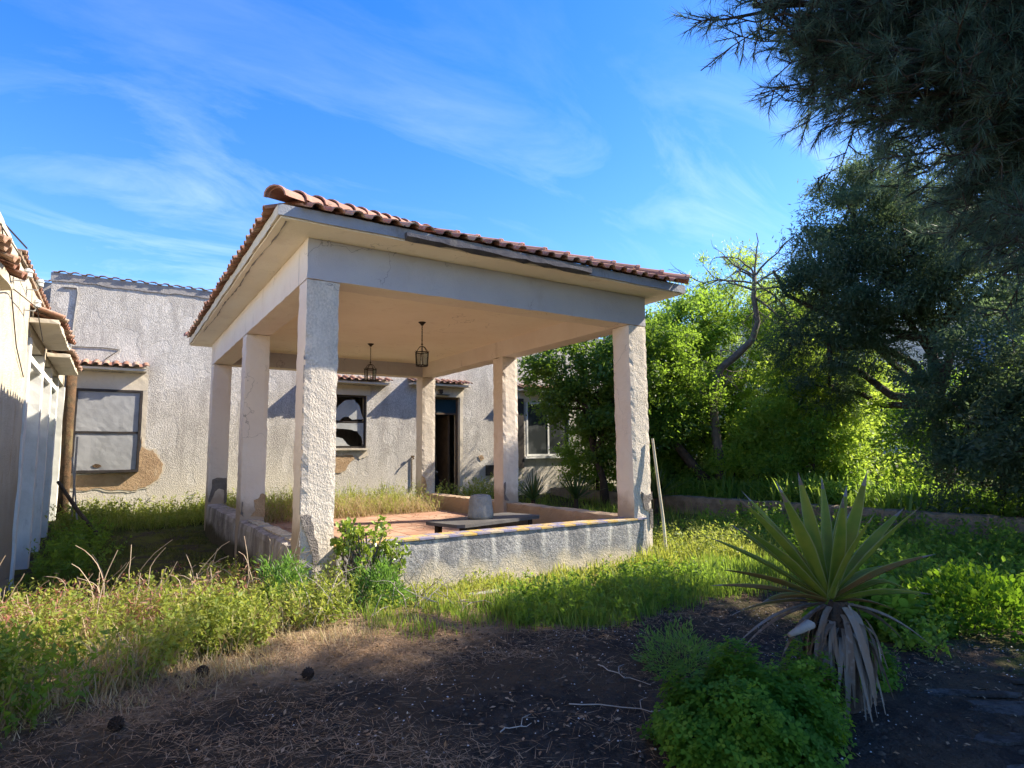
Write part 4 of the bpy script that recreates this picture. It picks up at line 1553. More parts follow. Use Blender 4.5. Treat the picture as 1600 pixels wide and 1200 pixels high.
crown_tree('bushy_tree', 'dense mid-green bushy tree right behind the right front column', 'tree',
           (14.0, 13.6, .35), [(14.0, 13.6, 1.4), (13.9, 13.5, 2.8), (13.8, 13.6, 4.0)],
           [(13.8, 13.6, 5.0, 1.4), (13.4, 13.9, 3.2, 1.4), (14.4, 12.8, 3.6, 1.4), (14.1, 13.0, 2.0, 1.3), (14.9, 12.6, 5.4, 1.2)],
           320, 38000, .13, 'green_leaf', LEAF, .32, 'bark', .13, .1, shell=.3, limbs=30, seed=4)
crown_tree('bushy_tree', 'lower bushy green tree between bare trunk and dark evergreen', 'tree',
           (14.9, 9.1, .35), [(14.9, 9.1, 1.2), (14.8, 9.0, 2.2)],
           [(14.8, 9.1, 2.6, 1.2), (14.4, 9.6, 1.9, 1.0), (15.2, 8.5, 2.4, 1.2), (15.3, 9.6, 3.4, 1.0), (14.6, 8.3, 1.5, .9)],
           240, 26000, .12, 'lime_leaf', LEAF, .28, 'bark', .10, .1, shell=.3, limbs=26, seed=5, vbias=.25)
crown_tree('lemon_tree', 'leafy dark green tree in front of the white framed window, seen through the pavilion', 'tree',
           (11.4, 12.9, .05), [(11.35, 12.9, .8), (11.1, 13.0, 1.6), (11.0, 13.1, 2.6)],
           [(10.6, 13.5, 3.9, 1.15), (11.2, 12.9, 3.0, 1.2), (11.9, 12.4, 4.2, 1.3), (12.0, 12.2, 2.6, 1.2), (10.3, 13.7, 3.0, .8), (11.4, 12.6, 1.9, .8)],
           230, 26000, .11, 'lemon_leaf', LEAFW, .34, 'bark', .12, .1, shell=.3, limbs=40, seed=6)
crown_tree('leaning_tree', 'leafy tree with thick dark leaning trunk beyond the garden wall, right of the column', 'tree',
           (13.6, 10.9, .35), [(13.1, 11.2, 1.1), (12.7, 11.6, 1.9), (12.6, 11.9, 2.9)],
           [(12.7, 11.9, 3.6, 1.1), (13.3, 11.6, 3.0, 1.0), (13.0, 12.0, 4.6, 1.0), (12.6, 11.7, 2.4, .8)],
           190, 24000, .11, 'green_leaf', LEAF, .34, 'bark', .17, .1, shell=.3, limbs=30, seed=7)
crown_tree('dark_shrub', 'dark dense shrub at the right edge below the pine', 'shrub',
           (12.6, 2.3, .35), [(12.6, 2.3, 1.2), (12.5, 2.3, 2.2)],
           [(12.6, 2.4, 2.6, 1.4), (12.6, 1.6, 3.6, 1.5), (12.5, 3.2, 1.5, 1.1), (13.0, 2.4, 4.6, 1.3), (12.5, .6, 2.4, 1.5), (12.4, 1.6, 1.2, 1.3)],
           260, 46000, .11, 'oak_leaf', LEAF, .36, 'bark', .12, .1, shell=.3, limbs=26, seed=8)
crown_tree('dark_shrub', 'dark leafy shrub spilling over the garden wall right of the agave', 'shrub',
           (13.0, 4.4, .35), [(13.0, 4.4, .8), (12.9, 4.3, 1.3)],
           [(12.7, 4.6, 1.0, .9), (12.9, 3.9, 1.7, 1.1), (13.2, 4.9, 2.0, 1.0), (12.5, 3.6, .8, .7), (13.4, 4.2, 3.2, 1.2), (13.7, 5.2, 2.9, .9)],
           240, 36000, .09, 'oak_leaf', LEAF, .3, 'bark', .07, .1, shell=.3, limbs=20, seed=9)

SH = ['leafy lime shrub on the bed between the leaning trunk and the bare tree', 'leafy green shrub at the foot of the leaning tree by the column', 'leafy green shrub filling the space right of the bare trunk', 'low lime shrub behind the lemon tree, against the house',
      'loose green shrub under the left side of the dark evergreen', 'tall green shrub behind the bare trunk']
for k, (cx_, cy_, h_, r_, n_, mt_) in enumerate(((13.9, 11.6, 1.9, .95, 11000, 'lime_leaf'), (12.9, 12.3, 1.7, .9, 10000, 'green_leaf'), (14.0, 9.9, 2.1, .95, 12000, 'lime_leaf'), (12.6, 14.6, 2.6, 1.2, 13000, 'green_leaf'), (14.0, 8.4, 1.9, .8, 9000, 'green_leaf'), (15.2, 11.4, 3.2, 1.2, 15000, 'lime_leaf'))):
    crown_tree('leafy_shrub', SH[k], 'shrub', (cx_, cy_, .35), [(cx_, cy_, .8), (cx_ + .05, cy_, 1.2)],
               [(cx_, cy_, h_ * .62, r_), (cx_ + .4, cy_ - .4, h_ * .45, r_ * .8), (cx_ - .3, cy_ + .5, h_ * .5, r_ * .85), (cx_, cy_, h_, r_ * .7)],
               120, n_, .105, mt_, LEAF, .26, 'bark', .05, .15, group='leafy shrubs on the planted bed', shell=.25, limbs=24, seed=60 + k)

# bare tree
rng = np.random.default_rng(77)
bt = thing('bare_tree', (13.75, 10.85, .35), 'bare crooked grey tree with twisted trunk and spidery leafless top', 'tree')
mb = MB()
mb.tube([(13.75, 10.85, .3), (13.74, 10.9, 1.3), (13.66, 10.95, 2.4), (13.64, 10.95, 3.3), (13.8, 10.75, 3.8), (14.05, 10.45, 4.1), (14.3, 10.1, 4.5), (14.42, 9.98, 5.0), (14.36, 10.02, 5.7), (14.40, 9.98, 6.3)],
        [.17, .14, .125, .12, .105, .10, .09, .075, .068, .055], 9)
mb.build('trunk', M['grey_bark'], bt, True)
mb = MB()
tiptop = np.array((14.40, 9.98, 6.25))


def twig(p, d, l, r, depth):
    k = 5
    pts = [tuple(p)]
    q, dd = np.array(p, float), np.array(d, float)
    for i in range(k):
        dd = dd + rng.normal(0, .22, 3) + np.array([0, 0, -.06])
        dd /= np.linalg.norm(dd)
        q = q + dd * l / k
        pts.append(tuple(q))
    mb.tube(pts, list(np.linspace(r, r * .35, k + 1)), 5, cap=False)
    if depth > 0:
        for i in range(rng.integers(2, 5)):
            j = rng.integers(1, k + 1)
            nd = dd + rng.normal(0, .75, 3)
            twig(pts[j], nd / np.linalg.norm(nd), l * rng.uniform(.35, .65), r * .5, depth - 1)


rv = np.array((math.cos(YAW), -math.sin(YAW), 0))
for a, l, z0 in ((100, 1.1, 0), (140, 1.3, -.1), (165, 1.6, -.2), (60, 1.5, 0), (35, 1.9, -.1), (12, 2.0, -.35), (-5, 1.8, -.6), (80, 1.2, 0), (185, 1.1, -.4), (120, 1.0, 0), (25, 1.4, -.2)):
    dv = rv * math.cos(R(a)) + np.array((0, 0, math.sin(R(a)))) + rng.normal(0, .25, 3)
    twig(tiptop + np.array((0, 0, z0)), dv / np.linalg.norm(dv), l, .032, 2)
for p in ((14.36, 10.02, 5.6), (14.4, 10, 5.3), (14.1, 10.4, 4.2), (13.8, 10.75, 3.9), (13.7, 10.9, 3.4), (13.75, 10.8, 3.6), (13.64, 10.95, 3.0), (13.9, 10.6, 3.7)):
    for q in range(3):
        dv = rv * rng.uniform(-1, 1) + np.array((0, 0, rng.uniform(-.6, .5))) + rng.normal(0, .3, 3)
        twig(np.array(p), dv / np.linalg.norm(dv), rng.uniform(.4, .9), .018, 1)
mb.build('bare_branches', M['grey_bark'], bt, True)

# the big pine overhanging from the right
rng = np.random.default_rng(5)
pine = thing('pine_tree', (10.4, -1.1, 0), 'big long-needled pine reaching in overhead from the upper right', 'tree')
mb = MB()
tr = [(10.4, -1.1, -.1), (10.35, -1.0, 2.0), (10.2, -.8, 4.2), (10.1, -.6, 6.2), (10.0, -.5, 8.2), (9.9, -.4, 10)]
mb.tube(tr, [.34, .28, .24, .2, .14, .06], 10)
limb_ends = []


def limb(a, b, r0, kids, sag=.2):
    pts = branch_path(a, b, 7, .22, sag)
    mb.tube(pts, list(np.linspace(r0, r0 * .25, 8)), 7, cap=False)
    P = np.array(pts)
    for _ in range(kids):
        f = rng.uniform(.25, 1.0)
        i = min(int(f * 7), 6)
        p = P[i] + (P[i + 1] - P[i]) * (f * 7 - i)
        d = (P[-1] - P[0]) / np.linalg.norm(P[-1] - P[0]) * .7 + rng.normal(0, .55, 3) * np.array([1, 1, .6])
        d /= np.linalg.norm(d)
        l = rng.uniform(.45, 1.1) * (1.15 - .35 * f)
        q = p + d * l + np.array([0, 0, -.06])
        tp_ = branch_path(p, q, 3, .25, .03)
        mb.tube(tp_, [r0 * .22, r0 * .17, r0 * .12, .006], 5, cap=False)
        T2 = np.array(tp_)
        for _k in range(7):
            g = rng.uniform(.3, 1.0)
            j = min(int(g * 3), 2)
            c = T2[j] + (T2[j + 1] - T2[j]) * (g * 3 - j)
            dd = d + rng.normal(0, .6, 3)
            e = c + dd / np.linalg.norm(dd) * rng.uniform(.08, .28)
            mb.tube([tuple(c), tuple(e)], [.008, .004], 3, cap=False)
            limb_ends.append((e, dd / np.linalg.norm(dd)))


PTIP = np.array([(5.3, 3.55, 6.0), (5.4, 3.4, 5.6), (5.75, 3.15, 5.25), (6.1, 2.95, 5.1), (6.6, 2.65, 5.0), (7.0, 2.45, 4.7), (7.3, 2.2, 4.2), (5.6, 3.5, 6.6), (6.2, 3.3, 6.2), (6.8, 2.9, 5.9), (7.3, 2.6, 5.4), (7.6, 2.3, 4.9), (5.9, 3.1, 7.2), (6.6, 2.8, 7.0), (7.4, 2.4, 6.4)])
PEXTRA = []
for _ in range(84):
    q = PTIP[rng.integers(len(PTIP))] * .6 + PTIP[rng.integers(len(PTIP))] * .4 + rng.normal(0, .12, 3)
    PEXTRA.append(tuple(q + np.array((0, 0, .12))))
for _ in range(26):
    PEXTRA.append(tuple(np.array((7.05, 2.2, 4.9)) + rng.uniform(0, 1) * np.array((.75, -.75, -.2)) + rng.normal(0, 1, 3) * np.array((.2, .14, .42))))
for c_ in ((8.5, 3.05, 4.95), (9.2, 3.15, 4.6), (9.2, 2.85, 5.5), (10.0, 2.95, 5.1), (10.8, 2.85, 5.5), (11.5, 2.6, 6.0), (9.9, 2.6, 4.8), (8.7, 2.7, 4.4)):
    for _ in range(3):
        PEXTRA.append(tuple(np.array(c_) + rng.normal(0, .16, 3)))
for _ in range(14):
    PEXTRA.append(tuple(np.array((7.3, 2.1, 4.1)) + rng.normal(0, 1, 3) * np.array((.25, .2, .35))))
for b, r0, kids, zi in (((5.35, 3.55, 6.15), .10, 26, 3), ((5.45, 3.35, 5.55), .07, 24, 3), ((5.9, 3.0, 5.15), .07, 24, 2), ((6.35, 2.75, 5.05), .06, 22, 2), ((6.2, 3.4, 6.6), .08, 22, 3),
                        ((7.0, 2.5, 4.9), .07, 24, 2), ((7.5, 2.1, 4.3), .07, 24, 2), ((7.9, 1.7, 3.6), .06, 20, 2), ((7.6, 2.4, 5.6), .07, 22, 3), ((6.3, 1.2, 6.4), .09, 22, 3), ((7.2, .2, 6.8), .09, 22, 4),
                        ((8.2, 1.6, 3.0), .05, 16, 2), ((5.6, 2.2, 7.2), .08, 22, 4), ((7.5, 2.6, 7.4), .08, 22, 4), ((8.2, -2.4, 6.5), .09, 22, 3), ((12.4, .6, 6.2), .09, 24, 3), ((12.6, -1.8, 7.2), .09, 20, 4),
                        ((10.4, 1.8, 7.6), .09, 26, 4), ((9.5, 2.2, 5.8), .08, 24, 3), ((11.3, 2.2, 5.4), .08, 24, 3), ((8.8, 1.0, 9.2), .07, 24, 4), ((10.8, .6, 9.6), .06, 24, 4), ((11.8, 1.4, 8.2), .08, 24, 4), ((8.6, 2.4, 6.6), .07, 24, 3), ((10.2, 2.4, 4.2), .07, 22, 2), ((6.9, 1.6, 8.0), .07, 22, 4),
                        *[((a, b, c), .045, 15, 3 if c > 5.4 else 2) for a, b, c in PEXTRA]):
    if b[0] < 7.6:
        b = (b[0] * .94, b[1] * .94, 1.55 + (b[2] - 1.55) * .94)
    limb(np.array(tr[zi]) + np.array((0, 0, rng.uniform(-.4, .6))), np.array(b, float), r0, kids)
mb.build('trunk', M['bark'], pine, True)
E_ = np.array([e for e, d in limb_ends])
D_ = np.array([d for e, d in limb_ends])
per_t = 25
n = len(E_) * per_t
idx = np.repeat(np.arange(len(E_)), per_t)
nd = D_[idx] * .9 + sphere_pts(n) * .75 + np.array([0, 0, -.12])
st = E_[idx] - D_[idx] * rng.uniform(0, .16, n)[:, None]
tv_ = np.clip(rng.uniform(0, 1, len(E_))[idx] * .6 + rng.uniform(0, .35, n), 0, 1)
V, Fc, va = inst(st, nd, rng.uniform(.12, .21, n), [(0, .019, 0), (0, -.019, 0), (1, 0, 0)], [(0, 1, 2)], var=tv_)
link('needles', np_mesh('needles', V, Fc, va), M['pine_needle'], pine)


# ------------------------------------------------------------------ ground cover
def in_poly(P, poly):
    x, y = P[:, 0], P[:, 1]
    ins = np.zeros(len(P), bool)
    j = len(poly) - 1
    for i in range(len(poly)):
        xi, yi = poly[i]
        xj, yj = poly[j]
        ins ^= ((yi > y) != (yj > y)) & (x < (xj - xi) * (y - yi) / (yj - yi + 1e-12) + xi)
        j = i
    return ins


def scatter(n, poly, clump=.0, cs=.25):
    pl = np.array(poly)
    lo, hi = pl.min(0), pl.max(0)
    out = np.zeros((0, 2))
    ph = rng.uniform(0, 6, 4)
    while len(out) < n:
        P = rng.uniform(lo, hi, (n * 3, 2))
        P = P[in_poly(P, poly)]
        if clump:
            g = np.sin(P[:, 0] / cs + ph[0]) * np.sin(P[:, 1] / cs + ph[1]) + .6 * np.sin(P[:, 0] / cs * 2.3 + P[:, 1] / cs + ph[2])
            P = P[rng.uniform(0, 1, len(P)) < np.clip(.5 + clump * g, .03, 1)]
        out = np.concatenate([out, P])
    return out[:n] + rng.normal(0, .07, (n, 2))


def blades(P, h, w, lean=.35, z=None, var=None, curl=.3):
    """bent grass blades, 3 segments"""
    n = len(P)
    z0 = gz(P[:, 0], P[:, 1]) if z is None else np.full(n, z)
    a = rng.uniform(0, 2 * np.pi, n)
    d = np.stack([np.cos(a), np.sin(a)], -1)
    s = np.stack([-d[:, 1], d[:, 0]], -1)
    H = h if np.ndim(h) else np.full(n, h)
    hv = .78 + .3 * np.sin(P[:, 0] * 6.3 + P[:, 1] * 2.7) * np.sin(P[:, 1] * 7.9 - P[:, 0] * 1.9) + .22 * np.sin(P[:, 0] * 15.1 + P[:, 1] * 12.3)
    H = H * rng.uniform(.4, 1.25, n) * np.clip(hv, .3, 1.4)
    ln = rng.uniform(.1, 1, n) * lean * H
    cu = rng.uniform(0, 1, n) * curl * H
    V = np.zeros((n, 7, 3))
    for k, f in enumerate((0, .4, .75)):
        c = P + d * (ln * f + cu * f * f)[:, None]
        ww = (w * (1 - .35 * f))
        V[:, 2 * k, :2] = c + s * ww / 2
        V[:, 2 * k + 1, :2] = c - s * ww / 2
        V[:, 2 * k, 2] = V[:, 2 * k + 1, 2] = z0 - .01 + H * f * (1 - .12 * f * curl)
    V[:, 6, :2] = P + d * (ln + cu)[:, None]
    V[:, 6, 2] = z0 + H * (1 - .22 * curl)
    F = np.array([(0, 1, 3), (0, 3, 2), (2, 3, 5), (2, 5, 4), (4, 5, 6)])[None] + (np.arange(n) * 7)[:, None, None]
    if var is None: var = rng.uniform(0, 1, n)
    return V.reshape(-1, 3), F.reshape(-1, 3), np.repeat(var, 7)


def weeds(P, h, nl, ls, tmpl=LEAF, z=None, spread=.35):
    """upright stems carrying small leaves; returns stems and leaves"""
    n = len(P)
    z0 = gz(P[:, 0], P[:, 1]) if z is None else np.full(n, z)
    H = h * rng.uniform(.4, 1.2, n)
    lean = rng.normal(0, spread, (n, 2)) * H[:, None]
    B = np.concatenate([P, (z0 - .01)[:, None]], 1)
    Tp = np.concatenate([P + lean, (z0 + H)[:, None]], 1)
    D = Tp - B
    L = np.linalg.norm(D, axis=1)
    sv, sf, sva = inst(B, D, L, [(0, .006, 0), (0, -.006, 0), (1, 0, 0)], [(0, 1, 2)])
    i = np.repeat(np.arange(n), nl)
    f = rng.uniform(.12, 1.0, len(i))
    C = B[i] + D[i] * f[:, None] + rng.normal(0, .012, (len(i), 3))
    dr = sphere_pts(len(i)) + np.array([0, 0, .35])
    pv = rng.uniform(0, 1, n)
    lv, lf, lva = inst(C, dr, ls * rng.uniform(.5, 1.3, len(i)), *tmpl, var=np.clip(pv[i] * .6 + rng.uniform(0, .4, len(i)), 0, 1))
    return (sv, sf, sva), (lv, lf, lva)


def merge(*parts):
    V, Fs, va, o = [], [], [], 0
    for v, f, a in parts:
        V.append(v)
        Fs.append(f + o)
        va.append(a)
        o += len(v)
    return np.concatenate(V), np.concatenate(Fs), np.concatenate(va)


def stuff(name, mat, *parts):
    V, Fc, va = merge(*parts)
    return setp(link(name, np_mesh(name, V, Fc, va), M[mat]), kind='stuff')


rng = np.random.default_rng(21)
# bright sunlit grass along the parapet and round the right column
A1 = [(2.0, 5.1), (3.2, 5.5), (4.6, 5.5), (6.4, 5.6), (7.4, 5.4), (8.4, 5.8), (8.6, 7.2), (7.2, 7.6), (6.75, 6.9), (6.7, 6.4), (2.3, 6.42)]
P1 = scatter(9000, A1, .5, .22)
P2 = scatter(7000, [(6.2, 5.4), (8.3, 5.5), (9.0, 7.0), (8.0, 8.2), (6.8, 7.4), (6.75, 6.4), (6.0, 6.35)], .3, .3)
P3 = scatter(2500, [(2.4, 6.15), (6.5, 6.15), (6.5, 6.42), (2.4, 6.42)], .6, .18)
setp(stuff('sunlit_grass', 'grass_sunlit_tint', blades(P1[:6000], .10, .009), blades(P2, .28, .012), blades(P3[:1500], .15, .010)), 'bright yellow-green grass in the sun along the parapet', 'grass')
w1_, l1_ = weeds(scatter(380, A1, .6, .3), .17, 12, .04)
w2_, l2_ = weeds(scatter(350, [(6.4, 5.5), (8.2, 5.6), (8.6, 7), (6.9, 7.2), (6.7, 6.4)], .4, .3), .42, 18, .05)
setp(stuff('sunlit_weeds', 'weed_leaf', w1_, l1_, w2_, l2_), 'leafy pale green weeds in the sun along the parapet', 'weeds')
# green mass in half shade
A2 = [(3.0, 4.6), (3.7, 4.2), (4.9, 4.3), (5.8, 4.7), (5.6, 5.5), (4.4, 5.6), (3.2, 5.3)]
setp(stuff('shaded_grass', 'grass_green', blades(scatter(8000, A2, .5, .25), .19, .010), blades(scatter(5000, [(5.3, 4.4), (7.5, 4.2), (8.5, 5.6), (6.2, 5.6)], .4, .3), .2, .011),
           blades(scatter(2200, [(1.9, 4.9), (3.8, 4.7), (4.6, 5.4), (2.0, 5.7)], .8, .2), .13, .008),
           blades(scatter(9000, [(6.5, 2.2), (11.9, 1.5), (11.9, 9.5), (8.5, 8.5), (8.2, 5.5), (7.3, 3.8)], .5, .5), .22, .013),
           blades(scatter(3500, [(7.6, 9), (11.9, 9.5), (11.9, 15), (7.2, 15), (7.0, 11)], .5, .5), .3, .014)), 'green grass in the shade right of the bare soil', 'grass')
w3_, l3_ = weeds(scatter(420, A2, .4, .25), .26, 18, .05)
w4_, l4_ = weeds(scatter(900, [(6.2, 2.4), (11.8, 1.8), (11.8, 9), (8.4, 7.6), (7.6, 4.6)], .6, .5), .42, 20, .06, LEAFW)
w5_, l5_ = weeds(scatter(320, [(5.0, 2.2), (6.2, 2.5), (7.4, 3.8), (6.0, 3.5)], .6, .4), .18, 14, .05, LEAFW)
setp(stuff('shaded_weeds', 'green_leaf', w3_, l3_, w4_, l4_, w5_, l5_), 'dark green leafy weeds in the shade at right', 'weeds')
# left weed band: dry and green mixed
B1 = [(-1.3, 4.7), (-.2, 4.75), (.5, 5.05), (1.2, 5.45), (1.9, 5.6), (2.3, 6.3), (1.6, 6.5), (1.2, 7.3), (-.6, 7.6), (-1.3, 7.6)]
setp(stuff('dry_grass', 'grass_dry', blades(scatter(12000, B1, .5, .28), .30, .0075, .6, curl=.7), blades(scatter(2200, [(-.6, 4.45), (.4, 4.55), (2.2, 5.1), (2.2, 5.6), (.4, 5.1), (-.6, 4.8)], .7, .2), .10, .005, 1.4)), 'tangled straw coloured dry grass at left', 'grass')
wa, la = weeds(scatter(1500, B1, .8, .33), .38, 20, .042)
wb, lb = weeds(scatter(500, [(.2, 5.0), (1.7, 5.5), (1.9, 6.0), (.6, 6.0)], .5, .25), .34, 22, .05)
setp(stuff('yellow_green_weeds', 'weed_leaf', wa, la, wb, lb), 'yellow-green leafy weeds in the sunlit band at left', 'weeds')
wc, lc = weeds(scatter(170, [(-1.2, 4.3), (-.15, 4.4), (.1, 5.0), (-.4, 5.6), (-1.2, 5.8)], .4, .3), .42, 24, .055)
setp(stuff('left_edge_weeds', 'green_leaf', wc, lc), 'dark green weeds in the bottom left corner', 'weeds')
wd, ld = weeds(scatter(330, [(-1.0, 5.6), (1.3, 5.8), (1.3, 7.1), (-1.0, 7.3)], .7, .22), .40, 18, .05, NARROW, spread=.15)
setp(stuff('red_dock_stems', 'red_dock', wd, ld), 'reddish dried dock stems at the back of the weed band', 'weeds')
# dry stalks standing over the weed band
mbs = []
for k in range(150):
    bx_, by_ = rng.uniform(-1.0, 1.9), rng.uniform(6.1, 7.2)
    h = rng.uniform(.45, .95)
    cu_ = rng.normal(0, .22)
    a = rng.normal(.5, .8)
    p0 = np.array((bx_, by_, float(gz(bx_, by_))))
    d = np.array((math.sin(a) * rv[0], math.sin(a) * rv[1], math.cos(a)))
    pts = [p0 + d * h * f + np.array((0, 0, -.12 * h * f * f)) + rng.normal(0, .004, 3) + rv * cu_ * h * f ** 3 - np.array((0, 0, abs(cu_) * .35 * h * f ** 4)) for f in np.linspace(0, 1, 10)]
    mbs.append(pts)
mb = MB()
for pts in mbs: mb.tube([tuple(p) for p in pts], list(np.linspace(.0055, .003, 10)), 4, cap=False)
me = mb.mesh('dry_stalks')
at_ = me.attributes.new('var', 'FLOAT', 'POINT')
at_.data.foreach_set('value', rng.uniform(0, 1, len(me.vertices)).astype(np.float32))
setp(link('dry_stalks', me, M['dry_stalk'], kind='stuff'), 'long bent straw coloured stalks standing over the weed band', 'stalks')
# moss and low growth on the shaded path, greener by the house
C1 = [(-.6, 7.4), (1.5, 7.2), (1.55, 14), (-.7, 15)]
setp(stuff('path_moss', 'moss', blades(scatter(9000, C1, .75, .5), .05, .012, .8), blades(scatter(2600, [(-.6, 8), (.3, 8), (.2, 15), (-.7, 15)], .5, .4), .18, .010)), 'mossy low growth on the shaded path at left', 'moss')
C2 = [(-.8, 14.3), (1.6, 14.6), (3.2, 15), (3.2, 16.3), (-.8, 16.3)]
we, le = weeds(scatter(700, C2, .3, .4), .42, 18, .06)
wf, lf_ = weeds(scatter(260, [(7.0, 14.8), (10.3, 14.8), (10.3, 16.2), (8.9, 16.2), (8.9, 15.6), (7.0, 15.6)], .3, .4), .62, 18, .065)
setp(stuff('house_foot_weeds', 'weed_leaf', we, le, wf, lf_, blades(scatter(4000, C2, .3, .4), .3, .012)), 'sunny green weeds along the foot of the house wall', 'weeds')
wg, lg = weeds(scatter(220, [(-.75, 9.5), (-.2, 9), (0, 13.5), (-.75, 14)], .4, .4), .4, 20, .07)
setp(stuff('side_house_weeds', 'green_leaf', wg, lg), 'dark weeds at the foot of the side building', 'weeds')
# dry growth on the rear half of the pavilion floor
D1 = [(X0 + .35, 11.9), (6.0, 12.2), (6.2, 13.9), (X0 + .35, 14.3)]
wh, lh = weeds(scatter(650, D1, .3, .35), .55, 14, .06, NARROW, z=.30)
setp(stuff('pavilion_dry_grass', 'grass_dry', blades(scatter(6500, D1, .3, .35), .42, .010, .6, z=.30, curl=.8)), 'straw coloured grass growing over the rear pavilion floor', 'grass')
setp(stuff('pavilion_weeds', 'weed_leaf', wh, lh, blades(scatter(2600, [(2.0, 14.2), (6.3, 14.2), (6.3, 15.6), (2.0, 15.6)], .3, .35), .6, .012)), 'yellowing weeds behind and on the rear pavilion floor', 'weeds')
# pine needles, twigs and pale chips on the soil
n = 19500
P = np.concatenate([scatter(4500, [(-.9, 3.0), (.5, 2.4), (2.2, 2.0), (1.4, 4.3), (-.3, 4.5)], .5, .25), scatter(6000, [(1.2, 4.2), (3.0, 3.9), (5.2, 4.1), (5.0, 4.8), (2.4, 5.2), (1.2, 4.9)], .5, .25), scatter(4800, [(-.3, 4.2), (.6, 4.3), (1.6, 4.5), (3.6, 4.6), (4.2, 5.1), (2.4, 5.3), (1.0, 5.2), (-.3, 4.9)], .4, .2), scatter(4200, [(.2, 2.2), (6.5, 2.0), (6.5, 4.4), (3.5, 4.6), (.2, 4.4)], .6, .3)])
Cn = np.concatenate([P, (gz(P[:, 0], P[:, 1]) + rng.uniform(.004, .03, n))[:, None]], 1)
dn = rng.normal(0, 1, (n, 3)) * np.array([1, 1, .14])
nl_ = inst(Cn, dn, rng.uniform(.06, .14, n), [(0, .016, 0), (0, -.016, 0), (1, .01, .0)], [(0, 1, 2)], twist=rng.uniform(-.4, .4, n))
setp(stuff('fallen_pine_needles', 'needle_litter', nl_), 'rusty fallen pine needles strewn over the bare soil', 'litter')
P = scatter(750, [(.3, 2.0), (6.0, 1.6), (6.4, 4.2), (3.4, 4.5), (.4, 4.3)], .5, .3)
n = len(P)
Cn = np.concatenate([P, (gz(P[:, 0], P[:, 1]) + .006)[:, None]], 1)
ch = inst(Cn, rng.normal(0, 1, (n, 3)) * np.array([1, 1, .1]), rng.uniform(.005, .018, n), [(0, 0, 0), (.5, .5, 0), (1, 0, 0), (.5, -.45, 0), (.5, 0, .4)], [(0, 3, 4), (3, 2, 4), (2, 1, 4), (1, 0, 4)], twist=rng.uniform(-.3, .3, n))
setp(stuff('gravel_chips', 'pebble', ch), 'pale gravel chips scattered over the dark soil', 'gravel')


LUMP = ([(0, 0, 0), (1, .1, .05), (.75, .8, 0), (-.1, .75, .08), (.4, .4, .55)], [(0, 1, 4), (1, 2, 4), (2, 3, 4), (3, 0, 4)])
P = scatter(5200, [(-.8, 2.8), (1.5, 1.6), (6.0, 1.4), (6.6, 4.2), (4.4, 4.7), (1.0, 5.2), (-.6, 4.6)], .5, .3)
n = len(P)
cl_ = inst(np.concatenate([P, (gz(P[:, 0], P[:, 1]) - .002)[:, None]], 1), rng.normal(0, 1, (n, 3)) * np.array([1, 1, .08]), .008 + .03 * rng.uniform(0, 1, n) ** 4, *LUMP, twist=rng.uniform(-.2, .2, n))
setp(stuff('soil_clods', 'clod', cl_), 'dark crumbly clods over the bare soil', 'soil')
P = scatter(1500, [(-.8, 2.8), (1.5, 1.6), (6.0, 1.4), (6.6, 4.2), (5.4, 4.9), (1.0, 5.4), (-.6, 4.8)], .6, .3)
n = len(P)
dl_z = gz(P[:, 0], P[:, 1]) + .008
Pf = scatter(520, [(2.2, 9.5), (6.2, 8.5), (6.2, 13.5), (2.2, 13.5)], .7, .5)
P = np.concatenate([P, Pf])
dl_z = np.concatenate([dl_z, np.full(len(Pf), .312)])
n = len(P)
dl_ = inst(np.concatenate([P, dl_z[:, None]], 1), rng.normal(0, 1, (n, 3)) * np.array([1, 1, .25]), rng.uniform(.02, .05, n), *LEAF, twist=rng.uniform(-.7, .7, n))
setp(stuff('dead_leaf_litter', 'needle_litter', dl_), 'small brown dead leaves lying on the bare soil and the pavilion floor', 'litter')


# ------------------------------------------------------------------ plants that stand alone
def blade_mesh(L, W, fold=.25, droop=.25, seg=9, margin=.07, base_w=.55, tipdrop=0.0, tip=True):
    """sword leaf along +x, up is +z, with a pale margin strip"""
    vs, fs, ms = [], [], []
    for i in range(seg + 1):
        f = i / seg
        if f < .45:
            w = W * (base_w + (1 - base_w) * (f / .45))
        else:
            w = W * max(0.02, (1 - ((f - .45) / .55) ** 1.7))
        x = L * f * (1 - .12 * droop * f)
        zc = -droop * L * f ** 2.2 - (tipdrop * L * max(0, f - .6) ** 1.5)
        e = w / 2
        k = e * (1 - margin * 2)
        for yv in (-e, -k, 0, k, e):
            vs.append((x, yv, zc + abs(yv) * fold * 2))
    for i in range(seg):
        for j in range(4):
            fs.append((i * 5 + j, (i + 1) * 5 + j, (i + 1) * 5 + j + 1, i * 5 + j + 1))
            ms.append((2 if i >= seg - 1 else 1 if j in (0, 3) else 0) if tip else (1 if j in (0, 3) else 0))
    mb = MB()
    mb.v, mb.f, mb.m = vs, fs, ms
    return mb


AG = Vector((3.70, 2.12, 0))
AZ0 = .64
ag = thing('agave_plant', (AG.x, AG.y, 0), 'big spiky agave with yellow-edged sword leaves over a skirt of dead leaves', 'agave')
mb = MB()
mb.lathe((AG.x, AG.y, -.03), [(.10, 0), (.09, .2), (.08, .4), (.08, .58), (.05, .68)], 12, 0, .08)
mb.build('stem', M['bark'], ag)
random.seed(4)
cr = Vector((AG.x - .06, AG.y + .03, AZ0))
rvv = Vector((math.cos(YAW), -math.sin(YAW), 0))
fvv = Vector((math.sin(YAW), math.cos(YAW), 0))


